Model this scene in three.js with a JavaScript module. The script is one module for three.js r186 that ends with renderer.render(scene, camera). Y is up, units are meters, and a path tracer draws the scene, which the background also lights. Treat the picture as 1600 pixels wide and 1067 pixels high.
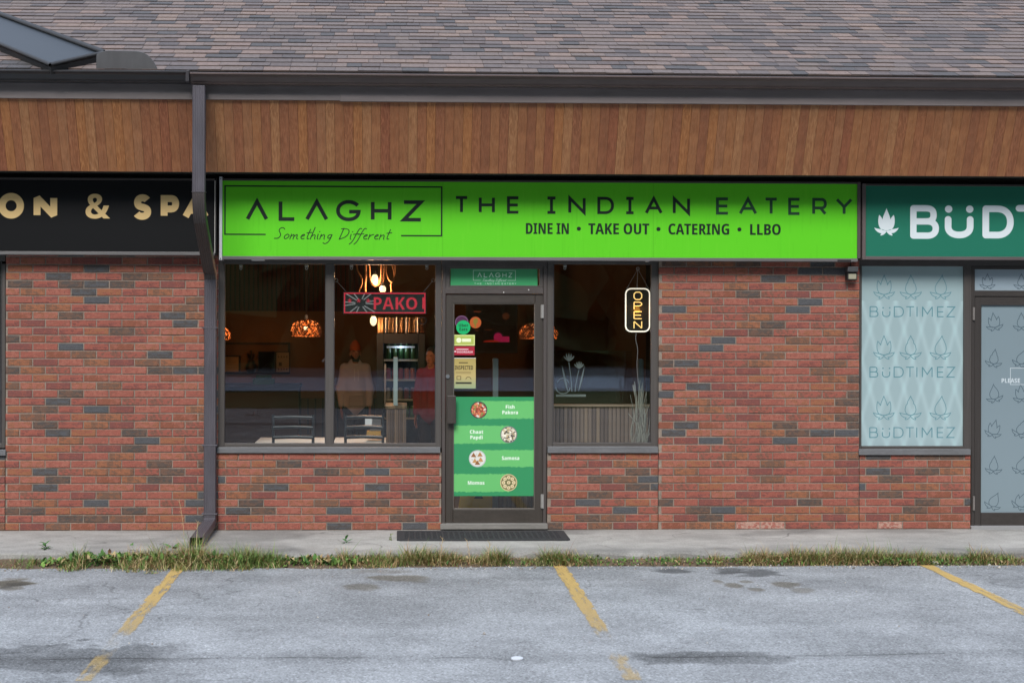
import * as THREE from 'three';
import { mergeGeometries } from 'three/addons/utils/BufferGeometryUtils.js';
import { RoundedBoxGeometry } from 'three/addons/geometries/RoundedBoxGeometry.js';
import { MarchingCubes } from 'three/addons/objects/MarchingCubes.js';

// ---------------------------------------------------------------- camera, sky, sun, exposure
const scene = new THREE.Scene();
const IW = 1600, IH = 1067, F = 2210, PPX = 685.6, PPY = 490;
const camera = new THREE.PerspectiveCamera(2 * Math.atan(IH / 2 / F) * 180 / Math.PI, IW / IH, 0.1, 400);
camera.position.set(0, 1.99, 13);
camera.rotation.set(0, -1.7 * Math.PI / 180, 0.15 * Math.PI / 180, 'YXZ');
camera.setViewOffset(IW, IH, IW / 2 - PPX, IH / 2 - PPY, IW, IH);
camera.focus = 13; camera.userData.fStop = 3.2;
camera.updateMatrixWorld(true); camera.updateProjectionMatrix();

const renderer = new THREE.WebGLRenderer({ antialias: true });
renderer.toneMapping = THREE.LinearToneMapping;
renderer.toneMappingExposure = 2.6;
renderer.shadowMap.enabled = true;

function makeSky() {
  const W = 512, H = 256, d = new Float32Array(W * H * 4);
  for (let r = 0; r < H; r++) for (let c = 0; c < W; c++) {
    const el = ((r + 0.5) / H - 0.5) * Math.PI, az = (c + 0.5) / W * 2 * Math.PI;
    const t = Math.max(0, Math.sin(el)), k = Math.pow(t, 0.6);
    const cl = 0.5 + 0.5 * Math.sin(3 * az + 4 * el) * Math.cos(5 * el - 2 * az + 1) * 0.35;
    const hz = [0.98, 1.02, 1.08], ze = [1.0, 1.22, 1.62];
    for (let i = 0; i < 3; i++) d[(r * W + c) * 4 + i] = (hz[i] + (ze[i] - hz[i]) * k) * (0.9 + 0.2 * cl) * 0.45;
    d[(r * W + c) * 4 + 3] = 1;
  }
  const t = new THREE.DataTexture(d, W, H, THREE.RGBAFormat, THREE.FloatType);
  t.mapping = THREE.EquirectangularReflectionMapping; t.magFilter = THREE.LinearFilter; t.needsUpdate = true;
  return t;
}
scene.background = makeSky(); scene.environment = scene.background;
const sun = new THREE.DirectionalLight(0xfff9f2, 1.5);
sun.position.set(-4, 18, 17); sun.target.position.set(0, 0, 0);
sun.castShadow = true; sun.shadow.radius = 45; sun.shadow.mapSize.set(2048, 2048);
Object.assign(sun.shadow.camera, { left: -12, right: 12, top: 12, bottom: -12, near: 1, far: 60 });
scene.add(sun, sun.target);

// ---------------------------------------------------------------- helpers
let seed = 12345;
const rnd = () => { seed = (seed + 0x6d2b79f5) | 0; let t = Math.imul(seed ^ (seed >>> 15), 1 | seed); t = (t + Math.imul(t ^ (t >>> 7), 61 | t)) ^ t; return ((t ^ (t >>> 14)) >>> 0) / 4294967296; };
const rr = (a, b) => a + (b - a) * rnd();
const pick = (a) => a[Math.floor(rnd() * a.length)];
const clamp = (x, a = 0, b = 1) => Math.min(b, Math.max(a, x));
const sm = (a, b, x) => { const t = clamp((x - a) / (b - a)); return t * t * (3 - 2 * t); };
const h2 = (x, y, s) => { let h = Math.imul(x, 374761393) + Math.imul(y, 668265263) + Math.imul(s, 974634777); h = Math.imul(h ^ (h >>> 13), 1274126177); return ((h ^ (h >>> 16)) >>> 0) / 4294967296; };
function vn(x, y, s = 1, per = 0) {
  const xi = Math.floor(x), yi = Math.floor(y), fx = x - xi, fy = y - yi, u = fx * fx * (3 - 2 * fx), v = fy * fy * (3 - 2 * fy);
  const w = per ? (a) => ((a % per) + per) % per : (a) => a;
  const a = h2(w(xi), w(yi), s), b = h2(w(xi + 1), w(yi), s), c = h2(w(xi), w(yi + 1), s), d = h2(w(xi + 1), w(yi + 1), s);
  return a + (b - a) * u + (c - a) * v + (a - b - c + d) * u * v;
}
function fbm(x, y, o = 4, s = 1, per = 0) { let a = 0.5, t = 0, n = 0; for (let i = 0; i < o; i++) { t += a * vn(x, y, s + i, per); n += a; a *= 0.5; x *= 2; y *= 2; per *= 2; } return t / n; }

// a pixel of the 1600 x 1067 survey picture on the plane z = const or y = const
const CM = camera.matrixWorld;
function ray(px, py) { return new THREE.Vector3((px - PPX) / F, -(py - PPY) / F, -1).transformDirection(CM); }
function at(px, py, z) { const d = ray(px, py), t = (z - 13) / d.z; return new THREE.Vector3(d.x * t, 1.99 + d.y * t, z); }
function atY(px, py, y) { const d = ray(px, py), t = (y - 1.99) / d.y; return new THREE.Vector3(d.x * t, y, 13 + d.z * t); }
function R(px0, py0, px1, py1, z) {
  const my = (py0 + py1) / 2, mx = (px0 + px1) / 2;
  const x0 = at(px0, my, z).x, x1 = at(px1, my, z).x, y1 = at(mx, py0, z).y, y0 = at(mx, py1, z).y;
  return { x0, x1, y0, y1, w: x1 - x0, h: y1 - y0, cx: (x0 + x1) / 2, cy: (y0 + y1) / 2, z };
}
const lin = (hex) => new THREE.Color(hex);
function tex(w, h, fn, { srgb = true, rep = true } = {}) {
  const d = new Uint8Array(w * h * 4);
  for (let y = 0; y < h; y++) for (let x = 0; x < w; x++) {
    const c = fn(x / w, y / h, x, y), i = (y * w + x) * 4;
    d[i] = clamp(c[0], 0, 255); d[i + 1] = clamp(c[1], 0, 255); d[i + 2] = clamp(c[2], 0, 255); d[i + 3] = c.length > 3 ? clamp(c[3], 0, 255) : 255;
  }
  const t = new THREE.DataTexture(d, w, h); t.magFilter = THREE.LinearFilter; t.minFilter = THREE.LinearMipmapLinearFilter; t.generateMipmaps = true;
  t.wrapS = t.wrapT = rep ? THREE.RepeatWrapping : THREE.ClampToEdgeWrapping; if (srgb) t.colorSpace = THREE.SRGBColorSpace; t.needsUpdate = true; return t;
}
function print(box, W, draw, bg) { // canvas drawn in survey pixels box = [x0, y0, x1, y1]
  const [x0, y0, x1, y1] = box, k = W / (x1 - x0), H = Math.round((y1 - y0) * k), c = document.createElement('canvas'); c.width = W; c.height = H;
  const g = c.getContext('2d'); if (bg) { g.fillStyle = bg; g.fillRect(0, 0, W, H); }
  g.setTransform(k, 0, 0, k, -x0 * k, -y0 * k); draw(g);
  const t = new THREE.CanvasTexture(c); t.colorSpace = THREE.SRGBColorSpace; t.anisotropy = 8; return t;
}
const std = (o) => new THREE.MeshStandardMaterial(Object.assign({ roughness: 0.7, metalness: 0 }, o));
const phy = (o) => new THREE.MeshPhysicalMaterial(Object.assign({ roughness: 0.5, metalness: 0 }, o));
const used = {};
function numbered(n) { const k = (used[n] = (used[n] ?? -1) + 1); return k ? n + '_' + String(k).padStart(3, '0') : n; }
function norm(g) { if (g.index) g = g.toNonIndexed(); for (const k of Object.keys(g.attributes)) if (!['position', 'normal', 'uv', 'color'].includes(k)) g.deleteAttribute(k); if (!g.attributes.uv) g.setAttribute('uv', new THREE.BufferAttribute(new Float32Array(g.attributes.position.count * 2), 2)); return g; }
function obj(name, geos, mat, parent) {
  const g = Array.isArray(geos) ? (geos.length > 1 ? mergeGeometries(geos.map(norm)) : norm(geos[0])) : geos;
  const m = new THREE.Mesh(g, mat); m.name = parent ? name : numbered(name); m.castShadow = m.receiveShadow = true; (parent ?? scene).add(m); return m;
}
function tag(o, label, category, group) { o.userData.label = label; o.userData.category = category; if (group) o.userData.group = group; return o; }
function thing(name, label, category, pos = [0, 0, 0], group) { const g = new THREE.Group(); g.name = numbered(name); g.position.set(...pos); scene.add(g); return tag(g, label, category, group); }
function struct(name, geos, mat) { const m = obj(name, geos, mat); m.userData.kind = 'structure'; return m; }
const box = (w, h, d, x = 0, y = 0, z = 0) => new THREE.BoxGeometry(w, h, d).translate(x, y, z);
const cbox = (w, h, d, x = 0, y = 0, z = 0, r = 0.004) => new RoundedBoxGeometry(w, h, d, 1, Math.min(r, w / 2.1, h / 2.1, d / 2.1)).translate(x, y, z);
const bb = (x0, x1, y0, y1, z0, z1, r = 0.003) => cbox(x1 - x0, y1 - y0, z1 - z0, (x0 + x1) / 2, (y0 + y1) / 2, (z0 + z1) / 2, r); // box from its limits
const rel = (gs, o) => { for (const g of [].concat(gs)) g.translate(-o.position.x, -o.position.y, -o.position.z); return gs; };
const tube = (pts, r, seg = 16, rad = 6, closed = false) => new THREE.TubeGeometry(new THREE.CatmullRomCurve3(pts.map((p) => p.isVector3 ? p : new THREE.Vector3(...p)), closed), seg, r, rad, closed);
const cyl = (r0, r1, h, n = 12, x = 0, y = 0, z = 0) => new THREE.CylinderGeometry(r0, r1, h, n).translate(x, y, z);
function profile(pts, x0, x1) { // (z, y) outline swept along x
  const s = new THREE.Shape(pts.map(([z, y]) => new THREE.Vector2(-z, y)));
  return new THREE.ExtrudeGeometry(s, { depth: x1 - x0, bevelEnabled: false }).rotateY(Math.PI / 2).translate(x0, 0, 0);
}
function flat(positions, uvs) { const g = new THREE.BufferGeometry(); g.setAttribute('position', new THREE.Float32BufferAttribute(positions, 3)); g.setAttribute('uv', new THREE.Float32BufferAttribute(uvs ?? new Array(positions.length / 3 * 2).fill(0), 2)); g.computeVertexNormals(); return g; }
function printed(r, t, z, matOpts = {}, thick = 0.0015) { // a thin printed sheet: front carries the print
  const m = phy(Object.assign({ map: t, roughness: 0.45 }, matOpts)); return { g: new THREE.BoxGeometry(r.w, r.h, thick).translate(r.cx, r.cy, z), m };
}

// ---------------------------------------------------------------- lettering drawn stroke by stroke
const GL = {
  'Λ': 'M0 100L50 0L100 100', A: 'M0 100L50 0L100 100M21 66H79', L: 'M0 0V100H100', H: 'M0 0V100M100 0V100M0 50H100', Z: 'M0 0H100L0 100H100', T: 'M0 0H100M50 0V100',
  G: 'M95 20C84 8 68 0 50 0C22 0 0 22 0 50C0 78 22 100 50 100C80 100 98 82 100 56H54', E: 'M100 0H0V100H100M0 50H94', i: 'M0 0H100M0 100H100M50 0V100', I: 'M50 0V100', N: 'M0 100V0L100 100V0',
  D: 'M0 0V100H45C80 100 100 80 100 50C100 20 80 0 45 0Z', R: 'M0 100V0H65C88 0 100 12 100 30C100 48 88 60 65 60H0M58 60L100 100', Y: 'M0 0L50 52L100 0M50 52V100',
  B: 'M0 0V100H62C86 100 100 90 100 74C100 58 86 48 62 48H0M58 48C80 48 90 40 90 24C90 8 80 0 56 0H0', U: 'M0 0V46C0 80 20 100 50 100C80 100 100 80 100 46V0', M: 'M0 100V0L50 72L100 0V100',
  O: 'M50 0C78 0 100 22 100 50C100 78 78 100 50 100C22 100 0 78 0 50C0 22 22 0 50 0Z', P: 'M0 100V0H62C88 0 100 13 100 30C100 47 88 60 62 60H0',
  S: 'M92 12C82 4 68 0 52 0C26 0 12 11 12 26C12 44 30 47 52 51C78 55 96 59 96 76C96 92 76 100 50 100C30 100 14 94 4 86',
};
function glyph(g, ch, x, y, w, h, lw, join = 'miter') {
  const a = lw / 2, p = new Path2D(); p.addPath(new Path2D(GL[ch]), new DOMMatrix([(w - lw) / 100, 0, 0, (h - lw) / 100, x + a, y + a]));
  g.lineWidth = lw; g.lineJoin = join; g.lineCap = join === 'round' ? 'round' : 'butt'; g.miterLimit = 3; g.stroke(p);
}
const HAND = { // a pen's handwriting: [advance, strokes]
  S: [11, [[9, -16, 7, -19, 3, -18, 2, -14, 5, -10, 7, -6, 5, -1, 0, -1]]], o: [9, [[4, -8, 1, -6, 1, -2, 3, 0, 6, -2, 7, -6, 4, -8]]], m: [12, [[0, -8, 0, 0], [0, -4, 3, -8, 4, -6, 4, 0], [4, -4, 7, -8, 8, -6, 8, -1, 10, 0]]],
  e: [8, [[1, -4, 5, -5, 5, -8, 2, -7, 1, -3, 3, 0, 6, -1]]], t: [6, [[2, -16, 1, -3, 2, 0, 4, -1], [-1, -10, 5, -11]]], h: [8, [[1, -19, 0, 0], [0, -4, 3, -8, 5, -6, 5, -1, 6, 0]]], i: [4, [[0, -8, 0, -1, 2, 0], [0.5, -12, 0.9, -12.5]]],
  n: [8, [[0, -8, 0, 0], [0, -4, 3, -8, 5, -6, 5, -1, 6, 0]]], g: [9, [[6, -7, 3, -8, 1, -5, 2, -1, 5, -2, 6, -8, 5, 4, 1, 8, -2, 6]]], D: [13, [[1, -18, 0, 0], [-2, -17, 5, -18, 10, -13, 8, -4, 0, 0]]],
  f: [6, [[7, -17, 5, -19, 3, -14, 1, 4, -2, 8], [-1, -8, 6, -9]]], r: [6, [[0, -8, 0, 0], [0, -4, 2, -7, 5, -8]]], ' ': [8, []],
};
function hand(g, text, x, y, width, k, lw) {
  const total = [...text].reduce((s, c) => s + HAND[c][0], 0), kx = width / total; let cx = x; g.lineWidth = lw; g.lineCap = g.lineJoin = 'round';
  for (const c of text) {
    for (const s of HAND[c][1]) {
      const P = []; for (let i = 0; i < s.length; i += 2) P.push([cx + (s[i] - s[i + 1] * 0.28) * kx, y + s[i + 1] * k]);
      g.beginPath(); g.moveTo(...P[0]);
      for (let i = 1; i < P.length - 1; i++) g.quadraticCurveTo(...P[i], (P[i][0] + P[i + 1][0]) / 2, (P[i][1] + P[i + 1][1]) / 2);
      g.lineTo(...P[P.length - 1]); g.stroke();
    }
    cx += HAND[c][0] * kx;
  }
}
function leafPath(x, y, w, h, turn = 0, kind = 0) { // a plain leaf ornament: tall middle blade, two side blades, two low blades
  const mid = kind === 1 ? 'M50 0C56 16 66 20 64 32C74 36 72 48 76 56C74 70 66 78 50 80C34 78 26 70 24 56C28 48 26 36 36 32C34 20 44 16 50 0Z' : kind === 2 ? 'M58 0C60 16 78 30 78 54C78 70 66 80 50 80C34 80 22 70 24 52C26 34 46 22 58 0Z' : 'M50 0C56 16 64 26 66 40C70 34 74 28 80 24C86 40 86 62 74 74C66 80 58 80 50 80C42 80 34 80 26 74C14 62 14 40 20 24C26 28 30 34 34 40C36 26 44 16 50 0Z';
  const d = mid + 'M46 81C34 74 18 76 0 70C6 84 20 90 30 90C26 93 24 96 26 98C36 98 44 92 50 84C56 92 64 98 74 98C76 96 74 93 70 90C80 90 94 84 100 70C82 76 66 74 54 81Z';
  const p = new Path2D(); p.addPath(new Path2D(d), new DOMMatrix([1, 0, 0, 1, x + w / 2, y + h / 2]).rotate(turn).scale(w / 100, h / 100).translate(-50, -50)); return p;
}
function fitText(g, s, x0, x1, base, size, font = 'bold', fam = 'sans-serif') { g.save(); g.font = `${font} ${size}px ${fam}`; const w = g.measureText(s).width; g.translate(x0, base); g.scale((x1 - x0) / w, 1); g.fillText(s, 0, 0); g.restore(); }

// ---------------------------------------------------------------- shared materials
const grime = tex(256, 256, (u, v) => { const n = fbm(u * 6, v * 6, 5, 3, 6), s = fbm(u * 40, v * 5, 3, 9, 40); const c = 215 + 40 * (n - 0.5) + 26 * (s - 0.5); return [c, c, c]; });
const roughT = tex(256, 256, (u, v) => { const c = 120 + 110 * fbm(u * 8, v * 8, 5, 31, 8); return [c, c, c]; }, { srgb: false });
const metal = (hex, rough = 0.45) => std({ color: lin(hex), map: grime, roughness: rough, roughnessMap: null, metalness: 0.0 });
const frameM = metal(0x5b5652, 0.42), doorM = metal(0x4a443e, 0.4), bronzeM = metal(0x57504d, 0.45), sillM = metal(0x77787a, 0.5), darkM = std({ color: lin(0x1c1a19), roughness: 0.6 });
const glassM = phy({ color: new THREE.Color(0.86, 0.89, 0.88), transmission: 1, thickness: 0, roughness: 0, ior: 1.75 });
const chromeM = std({ color: lin(0xc8c8c8), metalness: 1, roughness: 0.3 }), greyM = std({ color: lin(0x8c8c8c), roughness: 0.55 });
const whiteM = std({ color: lin(0xd6d6d2), roughness: 0.6 });

// ---------------------------------------------------------------- ground
const GY = -0.1, KZ = 1.18;
const stains = [[630, 902, 52, 7, 0.5, 1], [565, 917, 28, 5, 0.4, 1], [600, 893, 60, 4, 0.2, 1], [1060, 893, 33, 4.5, 0.75, 0], [1140, 892, 34, 6, 0.7, 0], [1182, 895, 44, 6, 0.75, 0], [1120, 908, 12, 3.5, 0.5, 1], [1146, 914, 15, 4, 0.5, 1], [1165, 909, 14, 3, 0.4, 1], [1225, 913, 24, 6, 0.5, 1], [1182, 921, 12, 3, 0.45, 1], [1255, 922, 20, 5, 0.3, 1], [10, 912, 40, 8, 0.85, 1], [20, 917, 22, 6, 0.5, 1],
  [1300, 915, 60, 8, 0.15, 0], [400, 905, 70, 8, 0.12, 0], [1580, 910, 60, 10, 0.2, 0]].map(([px, py, rx, ry, k, b]) => { const p = atY(px, py, GY), d = 13 - p.z; return [p.x, p.z, rx * d / F, ry * d / (py - PPY), k, b]; });
const AW = 16, AX = -7, AZ0 = 1, AH = 8;
const patchZ = [atY(0, 1008, GY).z, atY(0, 1047, GY).z], stripZ = [atY(1100, 1019, GY).z, atY(1100, 1036, GY).z], seamZ = atY(800, 1026, GY).z;
const crack = [[135, 955], [120, 985], [100, 998], [85, 1010], [50, 1018], [0, 1022]].map(([a, b]) => { const p = atY(a, b, GY); return [p.x, p.z]; });
const segD = (x, y, a, b) => { const dx = b[0] - a[0], dy = b[1] - a[1], t = clamp(((x - a[0]) * dx + (y - a[1]) * dy) / (dx * dx + dy * dy)); return Math.hypot(x - a[0] - t * dx, y - a[1] - t * dy); };
const asphaltT = tex(2048, 1024, (u, v, ix, iy) => {
  const x = AX + u * AW, z = AZ0 + v * AH;
  const big = fbm(x * 0.55 + 9, z * 0.8, 4, 5), med = fbm(x * 3, z * 3, 3, 15), g = h2(ix, iy, 77), g2 = vn(x * 60, z * 60, 91);
  let c = 131 + 34 * (big - 0.5) + 30 * (med - 0.5) + 14 * (fbm(x * 0.9 + 2, z * 7, 3, 131) - 0.5) + 18 * (g2 - 0.5), br = 0;
  c += g > 0.95 ? 40 : g > 0.8 ? 12 : g < 0.13 ? -32 : (g - 0.5) * 18;
  const wob = fbm(x * 5, z * 9, 3, 41) - 0.5;
  for (const [sx, sz, rx, rz, k, b] of stains) { const q = Math.hypot((x - sx) / rx, (z - sz) / rz) + wob * 1.3; if (q < 1.2) { const e = k * (1 - sm(0.55, 1.15, q)); c *= 1 - 0.5 * e; br = Math.max(br, b * e); } }
  // an older patch in front of the left bay and a sealed strip, both with a ragged edge
  const e1 = (1 - sm(-1.55, -1.0, x + wob * 0.8 + (z - patchZ[0]) * 0.3)) * sm(patchZ[0] - 0.04, patchZ[0] + 0.05, z + wob * 0.5) * (1 - sm(patchZ[1] - 0.06, patchZ[1] + 0.06, z - (x + 3.2) * 0.06 + wob * 0.3));
  const e2 = sm(1.42, 1.5, x + wob * 0.1) * (1 - sm(2.3, 2.42, x + wob * 0.3)) * sm(stripZ[0] - 0.03, stripZ[0] + 0.03, z + wob * 0.16) * (1 - sm(stripZ[1] - 0.03, stripZ[1] + 0.03, z + wob * 0.16));
  c -= 34 * e1 + 30 * e2;
  const sz = seamZ + 0.06 * (fbm(x * 1.2, 3, 3, 61) - 0.5) * 2 + 0.03 * Math.sin(x * 0.9), ds = Math.abs(z - sz);
  c -= 30 * (1 - sm(0.004, 0.02, ds)) * sm(0.46, 0.62, fbm(x * 2.2, 8, 3, 71)) + 10 * (1 - sm(0.02, 0.16, ds));
  let dc = 9; for (let i = 0; i < crack.length - 1; i++) dc = Math.min(dc, segD(x + wob * 0.12, z + wob * 0.08, crack[i], crack[i + 1]));
  c -= 30 * (1 - sm(0.004, 0.017, dc)) * (0.4 + 0.6 * sm(0.4, 0.6, med));
  const vein = Math.abs(fbm(x * 1.1 + 3, z * 1.5, 4, 101) - 0.5); c -= 26 * (1 - sm(0.002, 0.007, vein)) * sm(0.5, 0.65, fbm(x * 0.7, z * 0.7, 2, 111));
  return [c * (1 + 0.04 * br), c * (1 - 0.05 * br), c * (1.0 - 0.2 * br)];
}, { rep: true });
asphaltT.wrapS = asphaltT.wrapT = THREE.MirroredRepeatWrapping;
const grainB = tex(512, 512, (u, v, x, y) => { const c = 255 * (0.55 * vn(u * 128, v * 128, 3, 128) + 0.3 * h2(x, y, 9) + 0.15 * fbm(u * 8, v * 8, 3, 7, 8)); return [c, c, c]; }, { srgb: false });
const asphaltB = grainB.clone(); asphaltB.repeat.set(AW / 1.3, AH / 1.3); asphaltB.needsUpdate = true;
function sheet(x0, x1, z0, z1, y, uvf) {
  const g = new THREE.PlaneGeometry(x1 - x0, z1 - z0, 1, 1).rotateX(-Math.PI / 2).translate((x0 + x1) / 2, y, (z0 + z1) / 2), p = g.attributes.position, uv = g.attributes.uv;
  for (let i = 0; i < p.count; i++) uv.setXY(i, ...uvf(p.getX(i), p.getZ(i))); return g;
}
struct('asphalt', [sheet(-120, 120, -60, 120, GY, (x, z) => [(x - AX) / AW, (z - AZ0) / AH])], std({ map: asphaltT, bumpMap: asphaltB, bumpScale: 0.006, roughness: 0.92, color: new THREE.Color(0.93, 0.97, 1.0) }));
struct('grass_verge', [sheet(-36, 36, 18, 25, GY + 0.004, (x, z) => [x, z])], std({ color: lin(0x3d4a26), roughness: 1 }));
struct('road', [sheet(-34, 34, 25, 33, GY + 0.008, (x, z) => [(x - AX) / AW, (z - AZ0) / AH])], std({ color: lin(0xc4ccd8), roughness: 0.8 }));

// pavement with a worn kerb edge
const paveT = tex(2048, 256, (u, v, ix, iy) => {
  const x = -6 + u * 15, z = v * 1.3;
  let c = 158 + 34 * (fbm(x * 1.1, z * 2.5, 4, 201) - 0.5) + 26 * (fbm(x * 7, z * 9, 3, 211) - 0.5) + 26 * (h2(ix, iy, 5) - 0.5);
  c -= 34 * sm(0.9, 1.2, z) * fbm(x * 3, z * 3, 3, 221);
  c -= 30 * (1 - sm(0.0, 0.07, z)) * fbm(x * 4, 2, 3, 231);
  const st = fbm(x * 0.8 + 4, z * 1.4, 4, 241); c -= 24 * sm(0.52, 0.66, st);
  const vein = Math.abs(fbm(x * 0.9 + 7, z * 1.1, 4, 251) - 0.5); c -= 44 * (1 - sm(0.001, 0.005, vein)) * sm(0.45, 0.6, fbm(x * 0.4, z, 2, 261));
  for (const jx of [-5.2, 7.4]) c -= 40 * (1 - sm(0.003, 0.01, Math.abs(x - jx)));
  return [c * 1.0, c * 0.985, c * 0.95];
});
const paveB = grainB.clone(); paveB.repeat.set(15 / 1.1, 1.3 / 1.1); paveB.needsUpdate = true;
{
  const pos = [], uv = [], N = 500, P = [];
  for (let i = 0; i <= N; i++) {
    const x = -6 + 15 * i / N, e = 0.05 * (fbm(x * 2.2, 1, 4, 271) - 0.5), q = 0.022 + 0.03 * sm(0.5, 0.8, fbm(x * 3, 5, 3, 281));
    P.push([[x, -0.002 * fbm(x * 3, 9, 2, 3), -0.06], [x, 0, 0.5], [x, -0.006 * vn(x * 9, 0, 7), KZ - q - 0.05 + e], [x, -q * 0.35, KZ - q * 0.4 + e], [x, -q, KZ + e], [x, -0.2, KZ + 0.012 + e * 0.7]]);
  }
  const V = [0, 0.5, 1.12, 1.18, 1.2, 1.3].map((z) => z / 1.3);
  for (let i = 0; i < N; i++) for (let j = 0; j < 5; j++) {
    const a = P[i][j], b = P[i][j + 1], c = P[i + 1][j + 1], d = P[i + 1][j], ua = i / N, ub = (i + 1) / N;
    pos.push(...a, ...b, ...c, ...a, ...c, ...d); uv.push(ua, V[j], ua, V[j + 1], ub, V[j + 1], ua, V[j], ub, V[j + 1], ub, V[j]);
  }
  struct('pavement', [flat(pos, uv)], std({ map: paveT, bumpMap: paveB, bumpScale: 0.003, roughness: 0.9, color: new THREE.Color(0.88, 0.88, 0.88) }));
}

// painted parking lines, worn through in places
function parkingLine(px, py, pyEnd, fadeFrom, s, label) {
  const a = atY(px, py, GY), b = atY(px, pyEnd, GY), x = a.x, L = b.z - a.z, w = 0.125;
  const t = tex(64, 1024, (u, v, ix, iy) => {
    const z = v * L, n = fbm(u * 5, z * 9, 4, s), f = h2(ix, iy, s), big = fbm(u * 1.5, z * 1.3, 3, s + 7);
    const edge = Math.min(u, 1 - u) * w;
    const gap = fadeFrom * sm(0.64, 0.76, v) * (1 - sm(0.8, 0.88, v)), k = 0.5 + (n - 0.5) * 0.7 + (big - 0.5) * 0.4 + (f - 0.5) * 0.3 - 0.28 * gap - 0.1 * sm(0.3, 1, v) - 0.4 * (1 - sm(0, 0.022, edge + (n - 0.5) * 0.016));
    const on = sm(0.1, 0.42, k), c = 0.92 + 0.16 * (f - 0.5) + 0.1 * (n - 0.5);
    return [200 * c, 168 * c, 98 * c, 255 * on * (0.9 - 0.28 * sm(0.15, 0.95, v)) * (1 - 0.55 * gap)];
  }, { rep: false });
  const g = sheet(x - w / 2, x + w / 2, a.z, b.z, GY + 0.004, (X, Z) => [(X - x + w / 2) / w, (Z - a.z) / L]);
  const al = tex(64, 1024, (u, v, ix, iy) => { const i = (iy * 64 + ix) * 4 + 3, q = t.image.data[i]; return [q, q, q]; }, { rep: false, srgb: false });
  tag(obj('parking_line', [g], std({ map: t, alphaMap: al, transparent: true, roughness: 0.85 })), label, 'road marking');
}
parkingLine(288, 878, 1064, 1, 301, 'worn yellow parking line ending in the grass below the downspout');
parkingLine(870, 878, 1064, 1, 311, 'worn yellow parking line ending in front of the right end of the door mat');
parkingLine(1446, 883, 1120, 0.3, 321, 'yellow parking line ending in front of the frosted shop window');

// ---------------------------------------------------------------- brick walls
const brickCol = { red: [150, 82, 70], salmon: [159, 95, 81], orange: [148, 92, 66], rust: [132, 76, 58], brown: [110, 80, 67], maroon: [122, 70, 65], slate: [82, 80, 84], dark: [82, 71, 68], white: [176, 160, 150] };
function brickTex(c, c2, s) {
  return tex(256, 64, (u, v, ix, iy) => {
    const x = u * 24, y = v * 6.5, n = fbm(x * 0.35 + s, y * 0.5, 4, s), m = fbm(x * 1.6, y * 2.4, 3, s + 3), g = h2(ix, iy, s + 5);
    const k = sm(0.42, 0.64, n), cr = Math.abs(fbm(x * 0.5 + y * 0.35, y * 0.8 - x * 0.12, 3, s + 9) - 0.5), d = 1 - 0.42 * (1 - sm(0.004, 0.03, cr)) * sm(0.45, 0.55, n) + 0.3 * (m - 0.5) + 0.2 * (g - 0.5) * (g > 0.9 ? 2 : 1);
    return [0, 1, 2].map((i) => (c[i] + (c2[i] - c[i]) * k * 0.7) * d);
  });
}
const brickB = tex(256, 64, (u, v) => { const x = u * 24, y = v * 6.5, cr = Math.abs(fbm(x * 0.5 + y * 0.35, y * 0.8 - x * 0.12, 3, 420) - 0.5); const c = 150 + 120 * (fbm(x * 1.4, y * 2.2, 4, 411) - 0.5) - 80 * (1 - sm(0.004, 0.04, cr)); return [c, c, c]; }, { srgb: false });
const BK = [['red', 'salmon', 13], ['salmon', 'red', 12], ['red', 'maroon', 11], ['salmon', 'orange', 9], ['red', 'brown', 8], ['orange', 'red', 8], ['orange', 'brown', 6], ['rust', 'salmon', 6], ['brown', 'orange', 4], ['brown', 'dark', 4], ['maroon', 'red', 6], ['slate', 'slate', 3], ['slate', 'dark', 3], ['dark', 'brown', 3]];
const brickM = BK.map(([a, b], i) => std({ map: brickTex(brickCol[a], brickCol[b], 500 + i * 13), bumpMap: brickB, bumpScale: 0.0035, roughness: 0.88, color: new THREE.Color(0.84, 0.9, 0.87) }));
const whiteBrick = std({ map: brickTex([168, 134, 120], brickCol.red, 777), bumpMap: brickB, bumpScale: 0.0035, roughness: 0.92 });
const bag = BK.flatMap(([, , n], i) => Array(n).fill(i));
function brickGeo(w, h) {
  const c = 0.0035, d = 0.05, j = () => rr(-0.0014, 0.0014), x = w / 2, y = h / 2, off = rnd(), offv = rnd();
  const q = [[-1, -1], [1, -1], [1, 1], [-1, 1]], f = q.map(([a, b]) => [a * (x - c) + j(), b * (y - c) + j() * 0.6, j() * 0.8]), m = q.map(([a, b]) => [a * x + j(), b * y + j() * 0.5, -c]), k = m.map((p) => [p[0], p[1], -d]);
  const pos = [], uv = [], quad = (A, B, C, D) => { for (const p of [A, B, C, A, C, D]) { pos.push(...p); uv.push((p[0] + x) / 0.24 + off, (p[1] + y) / 0.065 + offv + p[2] * 4); } };
  quad(f[0], f[1], f[2], f[3]); for (let i = 0; i < 4; i++) { const n = (i + 1) % 4; quad(m[i], m[n], f[n], f[i]); quad(k[i], k[n], m[n], m[i]); }
  return flat(pos, uv);
}
const CP = 0.0714, LP = 0.2312, JT = 0.0105, fullGeos = Array.from({ length: 14 }, () => brickGeo(LP - JT, CP - JT)), cutGeos = {};
const mortarM = std({ color: lin(0x9e9288), map: tex(256, 256, (u, v, ix, iy) => { const c = 205 + 60 * (fbm(u * 10, v * 10, 4, 611, 10) - 0.5) + 40 * (h2(ix, iy, 3) - 0.5); return [c, c * 0.98, c * 0.95]; }), roughness: 0.95 });
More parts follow.
